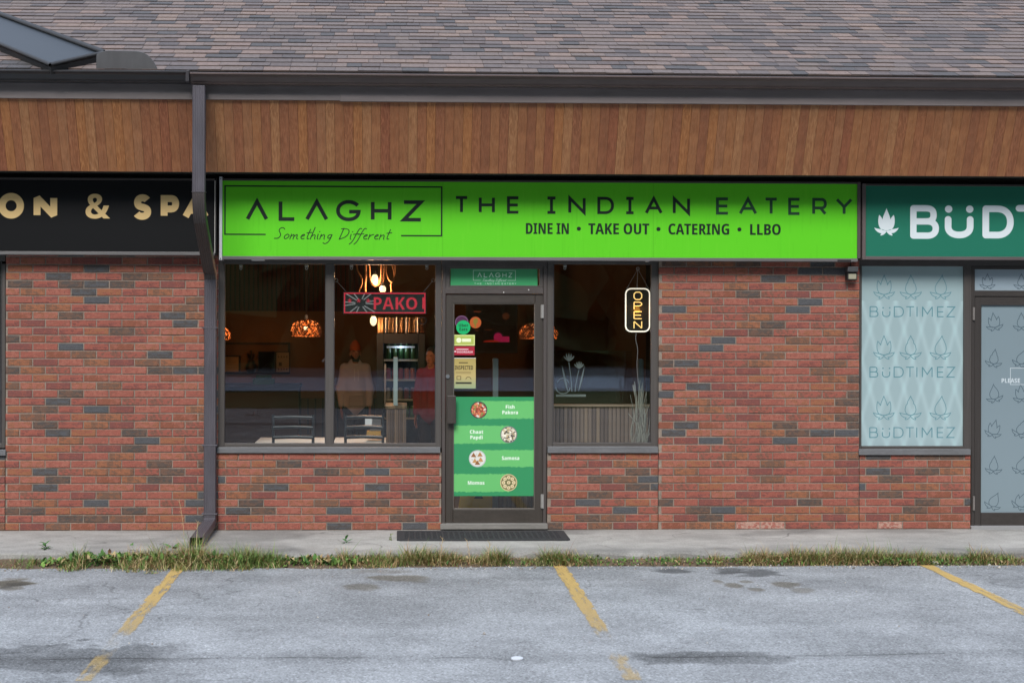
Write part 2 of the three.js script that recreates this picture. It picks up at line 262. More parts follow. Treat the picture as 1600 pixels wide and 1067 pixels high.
function brickWall(label, x0, x1, y1, phase, whites = []) {
  const t = thing('brick_wall', label, 'brick wall', [x0, 0, 0]);
  obj('mortar', [box(x1 - x0, y1 + 0.02, 0.11, (x1 - x0) / 2, (y1 - 0.02) / 2, -0.055 - 0.0055)], mortarM, t);
  for (let r = 0; r * CP < y1 - 0.012; r++) {
    const yb = r * CP + JT * 0.5, h = Math.min(CP - JT, y1 - yb - 0.002);
    for (let x = x0 - LP + ((phase + r * 0.5) % 1) * LP; x < x1; x += LP) {
      const a = Math.max(x0, x) + (x < x0 ? 0 : JT / 2), b = Math.min(x1, x + LP - JT / 2); if (b - a < 0.025) continue;
      const w = b - a, isFull = Math.abs(w - (LP - JT)) < 1e-3 && h > CP - JT - 1e-4, key = Math.round(w * 500) + '_' + Math.round(h * 500);
      const g = isFull ? pick(fullGeos) : (cutGeos[key] ??= brickGeo(w, h));
      const cx = (a + b) / 2, white = r === 0 && whites.some(([p, q]) => cx > p && cx < q);
      const m = new THREE.Mesh(g, white ? whiteBrick : brickM[pick(bag)]); m.name = 'brick'; m.castShadow = m.receiveShadow = true;
      m.position.set(cx - x0, yb + h / 2, rr(-0.0012, 0.0018)); m.rotation.set(rr(-0.012, 0.012), rr(-0.006, 0.006), rr(-0.004, 0.004)); t.add(m);
    }
  }
  return t;
}
const WT = 2.62, X = (px, py = 600, z = 0) => at(px, py, z).x, Y = (py, px = 700, z = 0) => at(px, py, z).y;
const SILL = Y(708);
brickWall('red and blue-grey brick wall between the downspout and the left edge', X(8), X(340), WT, 0.55);
brickWall('low red brick wall below the two-pane window, left of the glass door', X(340.5), X(690), SILL, 0.3);
brickWall('short low brick wall under the window with the OPEN sign', X(856), X(1029), SILL, 0.62);
brickWall('broad brick wall under the small floodlight, right of the OPEN sign window', X(1030), X(1343.5), WT, 0.1, [[X(1165), X(1212)]]);
brickWall('low brick wall under the frosted window printed with leaves', X(1344.5), X(1518), SILL, 0.75, [[X(1368), X(1398)]]);
brickWall('narrow strip of brick wall at the far left edge under a dark window', X(-60), X(7), SILL, 0.2);

// ---------------------------------------------------------------- header, soffit, wood fascia, roof, gutters
const XL = -6, XR = 8.6;
struct('header_wall', [box(XR - XL, 0.9, 0.2, (XL + XR) / 2, WT + 0.45, -0.11)], std({ color: lin(0x2a211c), roughness: 0.8 }));
const FT = { y: Y(158, 800, 0.70), z: 0.70 }, FB = { y: Y(271, 800, 0.43), z: 0.43 };
{ // soffit boards above the signs
  const t = thing('soffit', 'dark board soffit in the gap between the signs and the cedar fascia', 'soffit');
  const m = std({ color: lin(0x3b3a33), roughness: 0.8 }), g = box(0.134, 0.014, 0.44);
  for (let x = XL; x < XR; x += 0.14) { const b = new THREE.Mesh(g, m); b.name = 'board'; b.position.set(x + 0.07, FB.y + 0.022, 0.205); b.castShadow = b.receiveShadow = true; t.add(b); }
  obj('backing', [box(XR - XL, 0.02, 0.44, (XL + XR) / 2, FB.y + 0.045, 0.205)], darkM, t);
}
function woodTex(s, strong) {
  return tex(64, 512, (u, v, ix, iy) => {
    const x = u * 8, y = v * 75, warp = fbm(x * 0.3, y * 0.04, 3, s) * 6, ring = Math.sin((x * 1.6 + warp * 3 + fbm(x, y * 0.1, 2, s + 1) * 2) * 2.2), fi = fbm(x * 9, y * 0.25, 3, s + 2);
    const blot = fbm(x * 0.25, y * 0.12, 3, s + 4), c = 212 + 18 * ring * strong + 30 * (fi - 0.5) + 44 * (blot - 0.5) + 18 * (h2(ix, iy, s) - 0.5);
    return [c, c - 6 * (1 - ring), c - 12 * (1 - ring)];
  });
}
const woodT = [woodTex(701, 0.35), woodTex(711, 0.55), woodTex(721, 0.2), woodTex(731, 0.9)];
const woodCols = [0xae774e, 0xa76e49, 0xb0794e, 0xa26a48, 0x9e6746, 0xb38056, 0xaa734c, 0xa06444, 0xac7852, 0xb47a4a, 0xa8704a];
const woodM = woodCols.flatMap((c, i) => [0, 1].map((k) => std({ color: lin(c), map: woodT[(i + k * 2) % 4], bumpMap: woodT[(i + k * 2) % 4], bumpScale: 0.0008, roughness: 0.72 })));
{
  const t = thing('wood_fascia', 'long slanted fascia of vertical reddish cedar planks under the gutter', 'wood fascia');
  const L = Math.hypot(FT.y - FB.y, FT.z - FB.z), tilt = Math.atan2(FT.z - FB.z, FT.y - FB.y), geos = [];
  for (let i = 0; i < 8; i++) { const g = new RoundedBoxGeometry(0.0788, L, 0.018, 1, 0.0016), uv = g.attributes.uv, p = g.attributes.position, o = rnd(), q = rnd(); for (let k = 0; k < uv.count; k++) uv.setXY(k, p.getX(k) / 0.08 + o, p.getY(k) / 0.75 + q); geos.push(g); }
  let prev = -1;
  for (let x = XL; x < XR; x += 0.0802) {
    let k; do k = Math.floor(rnd() * woodM.length); while (k >> 1 === prev >> 1); prev = k;
    const m = new THREE.Mesh(pick(geos), woodM[k]); m.name = 'plank'; m.castShadow = m.receiveShadow = true;
    m.position.set(x + 0.04, (FT.y + FB.y) / 2, (FT.z + FB.z) / 2 + rr(-0.0012, 0.0012)); m.rotation.x = tilt; t.add(m);
  }
  obj('backing', [box(XR - XL, L + 0.02, 0.02).rotateX(tilt).translate((XL + XR) / 2, (FT.y + FB.y) / 2 + 0.012, (FT.z + FB.z) / 2 - 0.02)], darkM, t);
}
const SL = 24.5 * Math.PI / 180, EZ = 0.79, EY = Y(115, 800, EZ);
{
  const t = thing('shingle_roof', 'sloping roof of brown, pink and slate asphalt shingles above the gutter', 'roof', [0, EY, EZ]);
  const inner = (g) => g.rotateX(0); // children are laid in the roof's own slope below
  const up = new THREE.Vector3(0, Math.sin(SL), -Math.cos(SL)), out = new THREE.Vector3(0, Math.cos(SL), Math.sin(SL));
  const gran = tex(256, 256, (u, v, ix, iy) => { const c = 205 + 50 * (fbm(u * 20, v * 20, 3, 801, 20) - 0.5) + 70 * (h2(ix, iy, 8) - 0.5); return [c, c, c]; });
  const cols = [[0x766a66, 7], [0x7e6f69, 6], [0x6c6260, 6], [0x5e5757, 4], [0x86736b, 4], [0x565354, 3], [0x776a64, 4], [0x665b59, 3], [0x89766c, 2]], cbag = cols.flatMap(([, n], i) => Array(n).fill(i));
  const mats = cols.map(([c]) => std({ color: lin(c), map: gran, roughness: 0.95 }));
  function shingle(w, th, len) { // wedge: thick butt, thin head; local x across, y up the slope, z out of it
    const a = w / 2, P = [[-a, 0, th], [a, 0, th], [a, len, 0.004], [-a, len, 0.004], [-a, 0, 0.0005], [a, 0, 0.0005], [a, len, 0], [-a, len, 0]], pos = [], uv = [], o = rnd();
    for (const [A, B, C, D] of [[0, 1, 2, 3], [4, 5, 1, 0], [5, 6, 2, 1], [7, 4, 0, 3]]) for (const i of [A, B, C, A, C, D]) { pos.push(...P[i]); uv.push(P[i][0] / 0.3 + o, P[i][1] / 0.3 + P[i][2] * 3 + o); }
    return flat(pos, uv);
  }
  const M4 = new THREE.Matrix4().makeBasis(new THREE.Vector3(1, 0, 0), up, out), q4 = new THREE.Quaternion().setFromRotationMatrix(M4), rest = [];
  let n = 0;
  for (let r = 0; r < 34; r++) {
    let x = XL + rr(0, 0.2); const wob = rr(-0.003, 0.003);
    while (x < XR) {
      const w = pick([0.13, 0.16, 0.18, 0.2, 0.23, 0.28, 0.2]), c = pick(cbag), th = pick([0.012, 0.013, 0.016]), cx = x + w / 2, s = r * 0.143 + wob + rr(-0.0015, 0.0015);
      const p = up.clone().multiplyScalar(s).addScaledVector(out, 0.003); p.x = cx;
      const g = shingle(w - 0.0035, th, 0.165);
      if (n < 300 && cx > -3.85 && cx < 6.1) { const m = new THREE.Mesh(g, mats[c]); m.name = 'shingle'; m.position.copy(p); m.quaternion.copy(q4); m.castShadow = m.receiveShadow = true; t.add(m); n++; }
      else { const k = lin(cols[c][0]), col = new Float32Array(g.attributes.position.count * 3); for (let i = 0; i < col.length; i += 3) { col[i] = k.r; col[i + 1] = k.g; col[i + 2] = k.b; } g.setAttribute('color', new THREE.BufferAttribute(col, 3)); g.applyQuaternion(q4).translate(p.x, p.y, p.z); rest.push(g); }
      x += w;
    }
  }
  const sh = obj('shingles', rest, std({ map: gran, vertexColors: true, roughness: 0.95 }), t); sh.userData.kind = 'stuff';
  const deckL = 8.5; obj('deck', [box(XR - XL, deckL, 0.05, (XL + XR) / 2, deckL / 2 + 0.005, -0.026).applyQuaternion(q4)], std({ color: lin(0x4a4442), roughness: 0.95 }), t);
  // metal trim band under the gutter, in two lengths with a lap joint
  const ty0 = FT.y - 0.012 - EY, ty1 = -0.03, jx = X(533, 150, 0.72);
  obj('trim_panel', [bb(XL, jx, ty0 + 0.004, ty1, -0.1, -0.062)], metal(0x857c7a, 0.45), t);
  obj('trim_panel', [bb(jx - 0.01, XR, ty0 - 0.004, ty1 + 0.002, -0.1, -0.06)], metal(0x8a807e, 0.45), t);
}
function gutter(x0, x1, dy, mat, label) {
  const zf = 0.9, y1 = Y(116.5, 800, zf) + dy, y0 = Y(132.5, 800, zf) + dy, h = y1 - y0;
  const t = thing('gutter', label, 'gutter', [x0, y0, 0.73]);
  const P = (o) => [[0, 0], [0.07, 0], [0.085, h * 0.06], [0.085, h * 0.12], [0.098, h * 0.2], [0.118, h * 0.55], [0.13, h * 0.78], [0.15, h * 0.8], [0.17, h * 0.84], [0.17, h * 0.97], [0.165, h], [0.15, h], [0.15, h * 0.9], [0.125, h * 0.84], [0.105, h * 0.5], [0.08, h * 0.2], [0.06, h * 0.05 + 0.004], [0.006, 0.006], [0.004, h * 1.05], [0, h * 1.05]];
  const Q = [[0, 0], [0.085, 0], [0.095, 0.004], [0.095, 0.014], [0.105, 0.02], [0.115, h * 0.35], [0.135, h * 0.62], [0.15, h * 0.74], [0.168, h * 0.8], [0.172, h * 0.84], [0.172, h * 0.97], [0.168, h], [0.155, h], [0.155, h * 0.86], [0.13, h * 0.72], [0.105, 0.03], [0.085, 0.006], [0.005, 0.006], [0.004, h * 1.06], [0, h * 1.06]];
  obj('trough', [profile(Q, 0, x1 - x0)], mat, t);
  return [t, h];
}
const gutL = X(296, 120, 0.9);
const gutBrown = metal(0x6a5c59, 0.28);
gutter(gutL, XR, 0, gutBrown, 'long brown metal gutter along the eave, from the downspout to the right edge');
{ const [t, h] = gutter(XL, gutL - 0.002, 0.012, metal(0x3c3b3d, 0.3), 'blackish gutter length at the left, ending at the joint above the downspout'); obj('joint_sleeve', [bb(gutL - XL - 0.035, gutL - XL - 0.006, -0.004, h + 0.004, 0.1, 0.178)], metal(0x454346, 0.3), t); }

{ // downspout: straight from the gutter, bent back to the wall, straight down, kicked out at the foot
  const x = (X(311.5, 230, 0.8) + X(327.5, 600, 0.06)) / 2, t = thing('downspout', 'grey-brown ribbed metal downspout crossing the cedar fascia and brick wall', 'downspout', [x, 0, 0]);
  const dm = metal(0x5e5a60, 0.42), w = 0.108, d = 0.078;
  const ring = (() => { const p = []; const rib = (a) => 0.0035 * Math.abs(Math.sin(a * Math.PI * 5)); for (let i = 0; i <= 40; i++) { const s = i / 40; p.push([(s - 0.5) * (w - 0.012), d / 2 - rib(s)]); } p.push([w / 2, d / 2 - 0.008]); for (let i = 1; i < 8; i++) p.push([w / 2 - 0.002 * Math.abs(Math.sin(i / 8 * Math.PI * 3)), d / 2 - d * i / 8]); p.push([w / 2, -d / 2 + 0.006], [w / 2 - 0.006, -d / 2], [-w / 2 + 0.006, -d / 2], [-w / 2, -d / 2 + 0.006], [-w / 2, d / 2 - 0.008]); return p; })();
  function pipe(path) { // rectangular ribbed section swept along points in the (y, z) plane
    const pos = [], n = ring.length, rows = path.map(([y, z], i) => {
      const a = path[Math.max(0, i - 1)], b = path[Math.min(path.length - 1, i + 1)], ty = b[0] - a[0], tz = b[1] - a[1], l = Math.hypot(ty, tz), ny = tz / l, nz = -ty / l;
      return ring.map(([u, v]) => [u, y + ny * v, z + nz * v]);
    });
    for (let i = 0; i + 1 < rows.length; i++) for (let j = 0; j < n; j++) { const k = (j + 1) % n, A = rows[i][j], B = rows[i][k], C = rows[i + 1][k], D = rows[i + 1][j]; pos.push(...A, ...C, ...B, ...A, ...D, ...C); }
    const g = flat(pos), p = g.attributes.position, uv = g.attributes.uv; for (let i = 0; i < p.count; i++) uv.setXY(i, p.getX(i), p.getY(i) * 0.7); return g;
  }
  const zt = 0.82, zw = 0.045, yA = Y(300, 311, zt), yB = Y(334, 311, zt), yC = Y(425, 328, zw), yD = Y(436, 328, zw);
  obj('upper_pipe', [pipe([[Y(134, 311, zt), zt], [yA, zt]])], dm, t);
  const bend = []; for (let i = 0; i <= 8; i++) { const s = i / 8; bend.push([yA + 0.004 - (yA - yB + 0.05) * s, zt - 0.09 * s * s]); }
  const e0 = bend[bend.length - 1];
  obj('bent_pipe', [pipe([...bend, [yC + 0.03, zw + 0.1], [yC, zw + 0.035], [yD, zw]])], metal(0x4d4644, 0.5), t);  // slanted length in darker metal: its shade is put into the colour
  obj('lower_pipe', [pipe([[yD + 0.01, zw + 0.001], [0.12, zw]])], dm, t);
  obj('foot', [pipe([[0.13, zw + 0.001], [0.1, zw + 0.012], [0.076, zw + 0.06], [0.045, zw + 0.88]])], dm, t);
  for (const y of [1.85, 0.78, 0.155]) obj('strap', [bb(-w / 2 - 0.02, w / 2 + 0.012, y, y + 0.012, zw - 0.045, zw + d / 2 + 0.001, 0.001)], y > 1 ? dm : metal(0x66636a, 0.4), t);
  obj('elbow_seam', [bb(-w / 2 - 0.004, w / 2 + 0.004, yA - 0.002, yA + 0.003, zt - d / 2 - 0.003, zt + d / 2 + 0.003, 0.001)], dm, t);
}
{ // smooth sloped glazing with dark bars at the roof's left end, and the sheet metal plate beside it
  const up = new THREE.Vector3(0, Math.sin(SL), -Math.cos(SL)), out = new THREE.Vector3(0, Math.cos(SL), Math.sin(SL)), o = new THREE.Vector3(0, EY, EZ);
  const on = (px, py, lift) => { const d = ray(px, py), c = camera.position, p0 = o.clone().addScaledVector(out, lift), t = p0.clone().sub(c).dot(out) / d.dot(out); return c.clone().addScaledVector(d, t); };
  const c = [on(-60, 2, 0.07), on(162, 84, 0.07), on(78, 103, 0.07), on(-60, 46, 0.07)], lo = c.map((p) => p.clone().addScaledVector(out, -0.075));
  const t = thing('skylight', 'flat glazed skylight with dark bars on the shingle roof at top left', 'skylight', c[1].toArray());
  const q = (A, B, C, D) => [A, B, C, A, C, D].flatMap((p) => p.clone().sub(c[1]).toArray());
  obj('curb', [flat([...q(lo[1], lo[0], c[0], c[1]), ...q(lo[2], lo[1], c[1], c[2]), ...q(lo[3], lo[2], c[2], c[3]), ...q(lo[0], lo[3], c[3], c[0])])], darkM, t);
  obj('pane', [flat(q(c[3], c[2], c[1], c[0]))], phy({ color: lin(0x262b30), roughness: 0.45, specularIntensity: 0.35 }), t);
  const bar = (a, b, r) => tube([a.clone().sub(c[1]).addScaledVector(out, 0.01), a.clone().add(b).multiplyScalar(0.5).sub(c[1]).addScaledVector(out, 0.01), b.clone().sub(c[1]).addScaledVector(out, 0.01)], r, 2, 4);
  obj('bar', [bar(c[0], c[1], 0.028)], darkM, t); obj('bar', [bar(c[3], c[2], 0.02)], darkM, t); obj('bar', [bar(c[1], c[2], 0.02)], darkM, t);
  const r = R(150, 80, 248, 116, 0.8), s = new THREE.Shape(); s.moveTo(0, 0); s.lineTo(r.w, 0); s.bezierCurveTo(r.w - 0.04, r.h * 0.6, r.w - 0.1, r.h, r.w - 0.2, r.h); s.lineTo(0.1, r.h * 1.02); s.bezierCurveTo(0.04, r.h, 0, r.h * 0.9, 0, r.h * 0.8); s.closePath();
  tag(obj('flashing_plate', [new THREE.ExtrudeGeometry(s, { depth: 0.012, bevelSize: 0.004, bevelThickness: 0.003, bevelSegments: 1 }).translate(r.x0, r.y0, 0.775)], metal(0x48484a, 0.6)), 'dark grey sheet metal plate with a rounded corner standing above the gutter', 'flashing');
}

// ---------------------------------------------------------------- shop signs
const SZ = 0.13;
function signBox(label, px0, px1, pyTop, pyBot, map, opts) {
  const r = R(px0, pyTop, px1, pyBot, SZ), t = thing('shop_sign', label, 'shop sign', [r.cx, r.y0, 0]);
  obj('face', [box(r.w, r.h, 0.006, 0, r.h / 2, SZ - 0.004)], phy({ map, roughness: 0.5, specularIntensity: 0.45 }), t);
  obj('cabinet', [box(r.w + 0.03, r.h + 0.05, SZ - 0.015, 0, r.h / 2, (SZ - 0.015) / 2)], darkM, t);
  const bt = 0.03, m = metal(opts.frame ?? 0x757372, 0.4), L = opts.left ?? 0, Rr = opts.right ?? 0;
  obj('bottom_rail', [bb(-r.w / 2 - L, r.w / 2 + Rr, -bt, 0, 0.002, SZ + 0.012)], m, t);
  obj('top_rail', [bb(-r.w / 2, r.w / 2, r.h, r.h + 0.02, SZ - 0.07, SZ + 0.012)], metal(0x453d3a, 0.5), t);
  return [t, r];
}
const INK = '#16231c';
const greenT = print([347, 285, 1340, 402], 2048, (g) => {
  g.strokeStyle = INK; g.fillStyle = INK; g.lineWidth = 2.1; g.lineJoin = 'miter'; g.beginPath(); g.moveTo(414, 368); g.lineTo(351, 368); g.lineTo(351, 293); g.lineTo(687, 293); g.lineTo(687, 369); g.lineTo(624, 369); g.stroke();
  [['Λ', 383, 35], ['L', 434, 27], ['Λ', 475, 36], ['G', 523, 38], ['H', 577, 32], ['Z', 625.5, 32]].forEach(([c, x, w]) => glyph(g, c, x, 314, w, 33, 5.7));
  hand(g, 'Something Different', 427, 375, 180, 0.95, 1.3);
  [['T', 707, 22], ['H', 745, 25], ['E', 789, 20], ['i', 850, 17], ['N', 885, 27], ['D', 930.5, 26], ['i', 973.5, 16], ['A', 1005, 28], ['N', 1049, 27], ['E', 1117, 21], ['A', 1153, 29], ['T', 1193, 22], ['E', 1231, 20], ['R', 1269, 23], ['Y', 1306, 27]].forEach(([c, x, w], i) => { g.strokeStyle = i > 8 ? '#20402c' : INK; glyph(g, c, x, 307, w, 27, 4.5); });  // last word drawn paler, a light effect put into the ink colour
  for (const [s, a, b] of [['DINE IN', 817, 887], ['TAKE OUT', 916, 1012], ['CATERING', 1041, 1139], ['LLBO', 1169, 1220]]) { fitText(g, s, a, b, 365.5, 23.5); fitText(g, s, a + 0.5, b + 0.5, 365.5, 23.5); }
  for (const x of [901.5, 1026.5, 1154]) { g.beginPath(); g.arc(x, 357, 3.2, 0, 7); g.fill(); }
  seed = 4242; for (let i = 0; i < 260; i++) { const x = rr(347, 1340), y = rr(285, 395), l = rr(6, 60); g.fillStyle = rnd() < 0.6 ? 'rgba(20,40,10,0.022)' : 'rgba(255,255,220,0.02)'; g.fillRect(x, y, rr(0.5, 3), l); }
  for (const x of [688.5, 1018]) { g.fillStyle = 'rgba(10,40,5,0.16)'; g.fillRect(x, 285, 0.7, 117); }
}, '#58c01e');
{
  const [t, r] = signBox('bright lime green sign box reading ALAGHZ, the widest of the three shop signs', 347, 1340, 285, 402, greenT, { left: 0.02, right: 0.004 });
  obj('side_rail', [bb(-r.w / 2 - 0.026, -r.w / 2, -0.036, r.h + 0.035, 0.004, SZ + 0.016)], std({ color: lin(0xbfc0c4), roughness: 0.45 }), t);
  obj('screw', [cyl(0.005, 0.005, 0.004, 8).rotateX(Math.PI / 2).translate(-r.w / 2 - 0.013, -0.022, SZ + 0.018), cyl(0.005, 0.005, 0.004, 8).rotateX(Math.PI / 2).translate(-r.w / 2 - 0.013, r.h + 0.015, SZ + 0.018)], darkM, t);
  obj('side_rail', [bb(r.w / 2, r.w / 2 + 0.03, 0, r.h + 0.02, 0.004, SZ + 0.013)], metal(0x5b5250, 0.45), t);
  obj('maker_plate', [bb(r.w / 2 - 0.185, r.w / 2 - 0.06, -0.034, -0.012, SZ + 0.012, SZ + 0.016, 0.001)], darkM, t);
}
const GOLD = '#cdb07a';
const blackT = print([-90, 281, 335, 393], 1024, (g) => {
  g.fillStyle = g.strokeStyle = GOLD; glyph(g, 'O', -4, 302, 40, 40, 11.5); glyph(g, 'N', 51, 304, 37, 38, 11, 'bevel'); fitText(g, '&', 130, 171, 341.5, 53); g.lineWidth = 1.2; g.font = 'bold 53px sans-serif'; glyph(g, 'S', 206, 303, 30, 40, 11.2); glyph(g, 'P', 250, 304, 29, 38, 11); glyph(g, 'A', 284, 304, 42, 39, 10.5);
}, '#07080a');
{
  const [t, r] = signBox('black sign box with gold letters ON & SPA beside the downspout', -90, 335, 281, 393, blackT, { left: 0, right: 0.004 });
  obj('side_rail', [bb(r.w / 2, r.w / 2 + 0.006, -0.01, r.h, 0.02, SZ + 0.014, 0.001)], std({ color: lin(0xb8b4ac), roughness: 0.5 }), t);
}
const budT = print([1353, 291, 1640, 402], 1024, (g) => {
  g.fillStyle = g.strokeStyle = '#c9d3d6'; g.fill(leafPath(1367, 326, 38, 44));
  glyph(g, 'B', 1423, 321, 45, 53, 10, 'round'); glyph(g, 'U', 1477, 338, 45, 35, 10.5, 'round'); for (const x of [1483, 1516]) { g.beginPath(); g.arc(x, 327, 5.8, 0, 7); g.fill(); } glyph(g, 'D', 1536, 321, 49, 52, 10.5, 'round'); glyph(g, 'T', 1588, 320, 46, 53, 10.5, 'round');
}, '#1f6a55');
{
  const [t, r] = signBox('dark green sign box with white letters BÜDT and a leaf, at the right edge', 1353, 1640, 291, 401, budT, { left: 0.004, right: 0.02, frame: 0x6a6261 });
  obj('side_rail', [bb(-r.w / 2 - 0.033, -r.w / 2, -0.03, r.h + 0.02, 0.006, SZ + 0.015)], metal(0x6a5f5d, 0.45), t);
}

// ---------------------------------------------------------------- windows and doors
const FZ = -0.035, GZ = -0.06; // face of the frames, plane of the glass
function frameBars(bars, z0 = -0.1, z1 = FZ) { return bars.map(([a, b, c, d]) => { const r = R(a, b, c, d, z1); return bb(r.x0, r.x1, r.y0, r.y1, z0, z1, 0.003); }); }
function shopWindow(label, bars, panes, sill, paneMat = glassM) {
  const t = thing('shop_window', label, 'window');
  const top = bars.pop(), r0 = R(...top, FZ), fr = frameBars(bars);
  fr.push(bb(r0.x0, r0.x1, r0.y0, WT, -0.1, FZ - 0.002));
  const fo = fr.map((g) => obj('frame_bar', [g], frameM, t));
  for (const p of panes) { const r = R(...p, GZ); obj('pane', [new THREE.PlaneGeometry(r.w + 0.02, r.h + 0.02).translate(r.cx, r.cy, GZ)], paneMat, t); obj('glazing_bead', [bb(r.x0 - 0.004, r.x1 + 0.004, r.y0 - 0.012, r.y0 + 0.006, GZ + 0.002, FZ - 0.004, 0.002), bb(r.x0 - 0.004, r.x0 + 0.008, r.y0, r.y1, GZ + 0.002, FZ - 0.005, 0.002), bb(r.x1 - 0.008, r.x1 + 0.004, r.y0, r.y1, GZ + 0.002, FZ - 0.005, 0.002)], metal(0x4b4848, 0.4), fo[0]); }
  const s = R(...sill, 0.02); obj('sill', [bb(s.x0, s.x1, s.y0, s.y1, -0.1, 0.022, 0.004)], sillM, t);
  return t;
}
shopWindow('large two-pane window left of the glass door, a pendant lamp inside', [[340, 412, 350, 700], [509, 412, 521, 694], [681, 412, 690, 700], [350, 693, 681, 700], [340, 400, 690, 413]], [[350, 413, 509, 693], [521, 413, 681, 693]], [338, 699, 688, 708]);
shopWindow('narrow window with the lit OPEN sign, right of the glass door', [[855, 412, 864, 700], [1018, 412, 1029, 700], [864, 692, 1018, 700], [855, 400, 1029, 413]], [[864, 413, 1018, 692]], [856, 698, 1029, 708]);
shopWindow('dark shop window cut off by the left edge of the view', [[2, 412, 7.5, 700], [-60, 693, 2, 700], [-60, 398, 7.5, 408]], [[-60, 408, 2, 693]], [-60, 703, 8, 712], phy({ color: lin(0x0a0d0d), roughness: 0.05, clearcoat: 1 }));

// the frosted film windows of the shop on the right
function lattice(g, x0, y0, x1, y1) { // pale quilted diamonds of the blind behind the film
  g.save(); g.beginPath(); g.rect(x0, y0, x1 - x0, y1 - y0); g.clip(); const w = 27, run = (y1 - y0) * w / 92;
  for (const lw of [11, 9, 7, 5.5, 4, 2.6]) { g.strokeStyle = 'rgba(196,220,222,0.036)'; g.lineWidth = lw; for (let i = -8; i < 20; i++) { g.beginPath(); g.moveTo(x0 + i * w, y0); g.lineTo(x0 + i * w + run, y1); g.stroke(); g.beginPath(); g.moveTo(x0 + i * w, y0); g.lineTo(x0 + i * w - run, y1); g.stroke(); } }
  g.restore();
}
const LINE = '#4f7f88';
const filmT = print([1345, 415, 1508, 700], 1024, (g) => {
  lattice(g, 1345, 470, 1508, 700); g.strokeStyle = LINE; g.lineWidth = 1;
  for (const y of [430, 525, 620]) {
    [[1364, 33, 0], [1406, 34, 1], [1454, 33, 2]].forEach(([x, w, k]) => { g.lineWidth = 1; g.stroke(leafPath(x, y, w, 38, 0, k)); });
    [['B', 1357.5, 14], ['D', 1396, 16], ['T', 1415, 14], ['I', 1431, 4], ['M', 1441, 17], ['E', 1465, 11], ['Z', 1480, 14]].forEach(([c, x, w]) => glyph(g, c, x, y + 49, w, 17, 1.5)); glyph(g, 'U', 1377.5, y + 56, 13, 10, 1.5); g.fillStyle = LINE; for (const x of [1379, 1389.5]) { g.beginPath(); g.arc(x, y + 51.5, 1.2, 0, 7); g.fill(); }
  }
}, '#92a7aa');
const film = (map) => phy({ map, roughness: 0.35, clearcoat: 0.7, clearcoatRoughness: 0.08 });
{
  const t = thing('shop_window', 'frosted window film printed with three rows of leaves and the name BÜDTIMEZ', 'window');
  const r0 = R(1344, 400, 1518, 416, FZ); obj('frame', [...frameBars([[1344, 414, 1347, 708], [1507, 414, 1519, 703], [1347, 697, 1507, 703]]), bb(r0.x0, X(1650), r0.y0, WT, -0.1, FZ - 0.002)], metal(0x55504d, 0.42), t);
  const r = R(1347, 415, 1507, 698, GZ); obj('film', [box(r.w, r.h, 0.006, r.cx, r.cy, GZ)], film(filmT), t);
  const s = R(1343, 702, 1518, 711, 0.02); obj('sill', [bb(s.x0, s.x1, s.y0, s.y1, -0.1, 0.022, 0.004)], sillM, t);
}
const doorFilmT = print([1530, 475, 1660, 805], 760, (g) => {
  g.strokeStyle = '#43555f'; g.lineWidth = 1;
  let k = 0; for (const y of [487, 545, 601, 657, 715, 772]) { const o = [[0, -8], [1, 8], [2, -12], [0, 14], [1, 4], [2, 20]][k]; [[1537, 0], [1581, 1], [1626, 2]].forEach(([x, j]) => g.stroke(leafPath(x, y, 27, 29, o[1] + j * 7, (o[0] + j) % 3))); k++; }
  g.fillStyle = g.strokeStyle = '#c3ccd0'; g.lineWidth = 0.8; g.strokeRect(1577, 575, 40, 26); fitText(g, 'PLEASE', 1562, 1593, 598, 9.5);
}, '#78888f');
const transomT = print([1522, 420, 1660, 453], 512, (g) => { g.strokeStyle = '#55656e'; g.lineWidth = 1; [[1530, 0], [1584, 1], [1630, 2]].forEach(([x, k]) => g.stroke(leafPath(x, 427, 24, 24, 0, k))); }, '#93a3ad');
{
  const t = thing('shop_door', 'frosted glass door with leaf outlines in a dark frame at the right edge', 'door');
  const dk = metal(0x423d3a, 0.42);
  obj('door_frame', frameBars([[1519, 416, 1524, 824], [1524, 454, 1660, 463], [1524, 416, 1660, 421]], -0.11, FZ + 0.003), dk, t);
  const leaf = obj('door_leaf', frameBars([[1524, 464, 1534, 822], [1534, 464, 1660, 477], [1534, 801, 1660, 822]], -0.1, FZ - 0.004), dk, t);
  const r = R(1534, 477, 1660, 801, GZ); obj('film', [box(r.w, r.h, 0.006, r.cx, r.cy, GZ)], film(doorFilmT), leaf);
  const q = R(1524, 421, 1660, 454, GZ); obj('transom_film', [box(q.w, q.h, 0.006, q.cx, q.cy, GZ)], film(transomT), t);
  for (const [a, b] of [[480, 500], [775, 797]]) { const h = R(1520, a, 1523.5, b, FZ); obj('hinge', [cyl(h.w / 2, h.w / 2, h.h, 10, h.cx, h.cy, FZ + 0.012)], metal(0x8a8480, 0.35), leaf); }
  obj('threshold', frameBars([[1519, 822.5, 1660, 828]], -0.1, 0.02), greyM, t);
}

struct('added_dark_backing', [box(XR - X(1346), WT, 0.05, (XR + X(1346)) / 2, WT / 2, -0.16)], darkM);  // added dark sheets that block bright sky behind the neighbouring frames
struct('added_dark_backing', [box(X(9) - XL, WT, 0.05, (XL + X(9)) / 2, WT / 2, -0.16)], darkM);

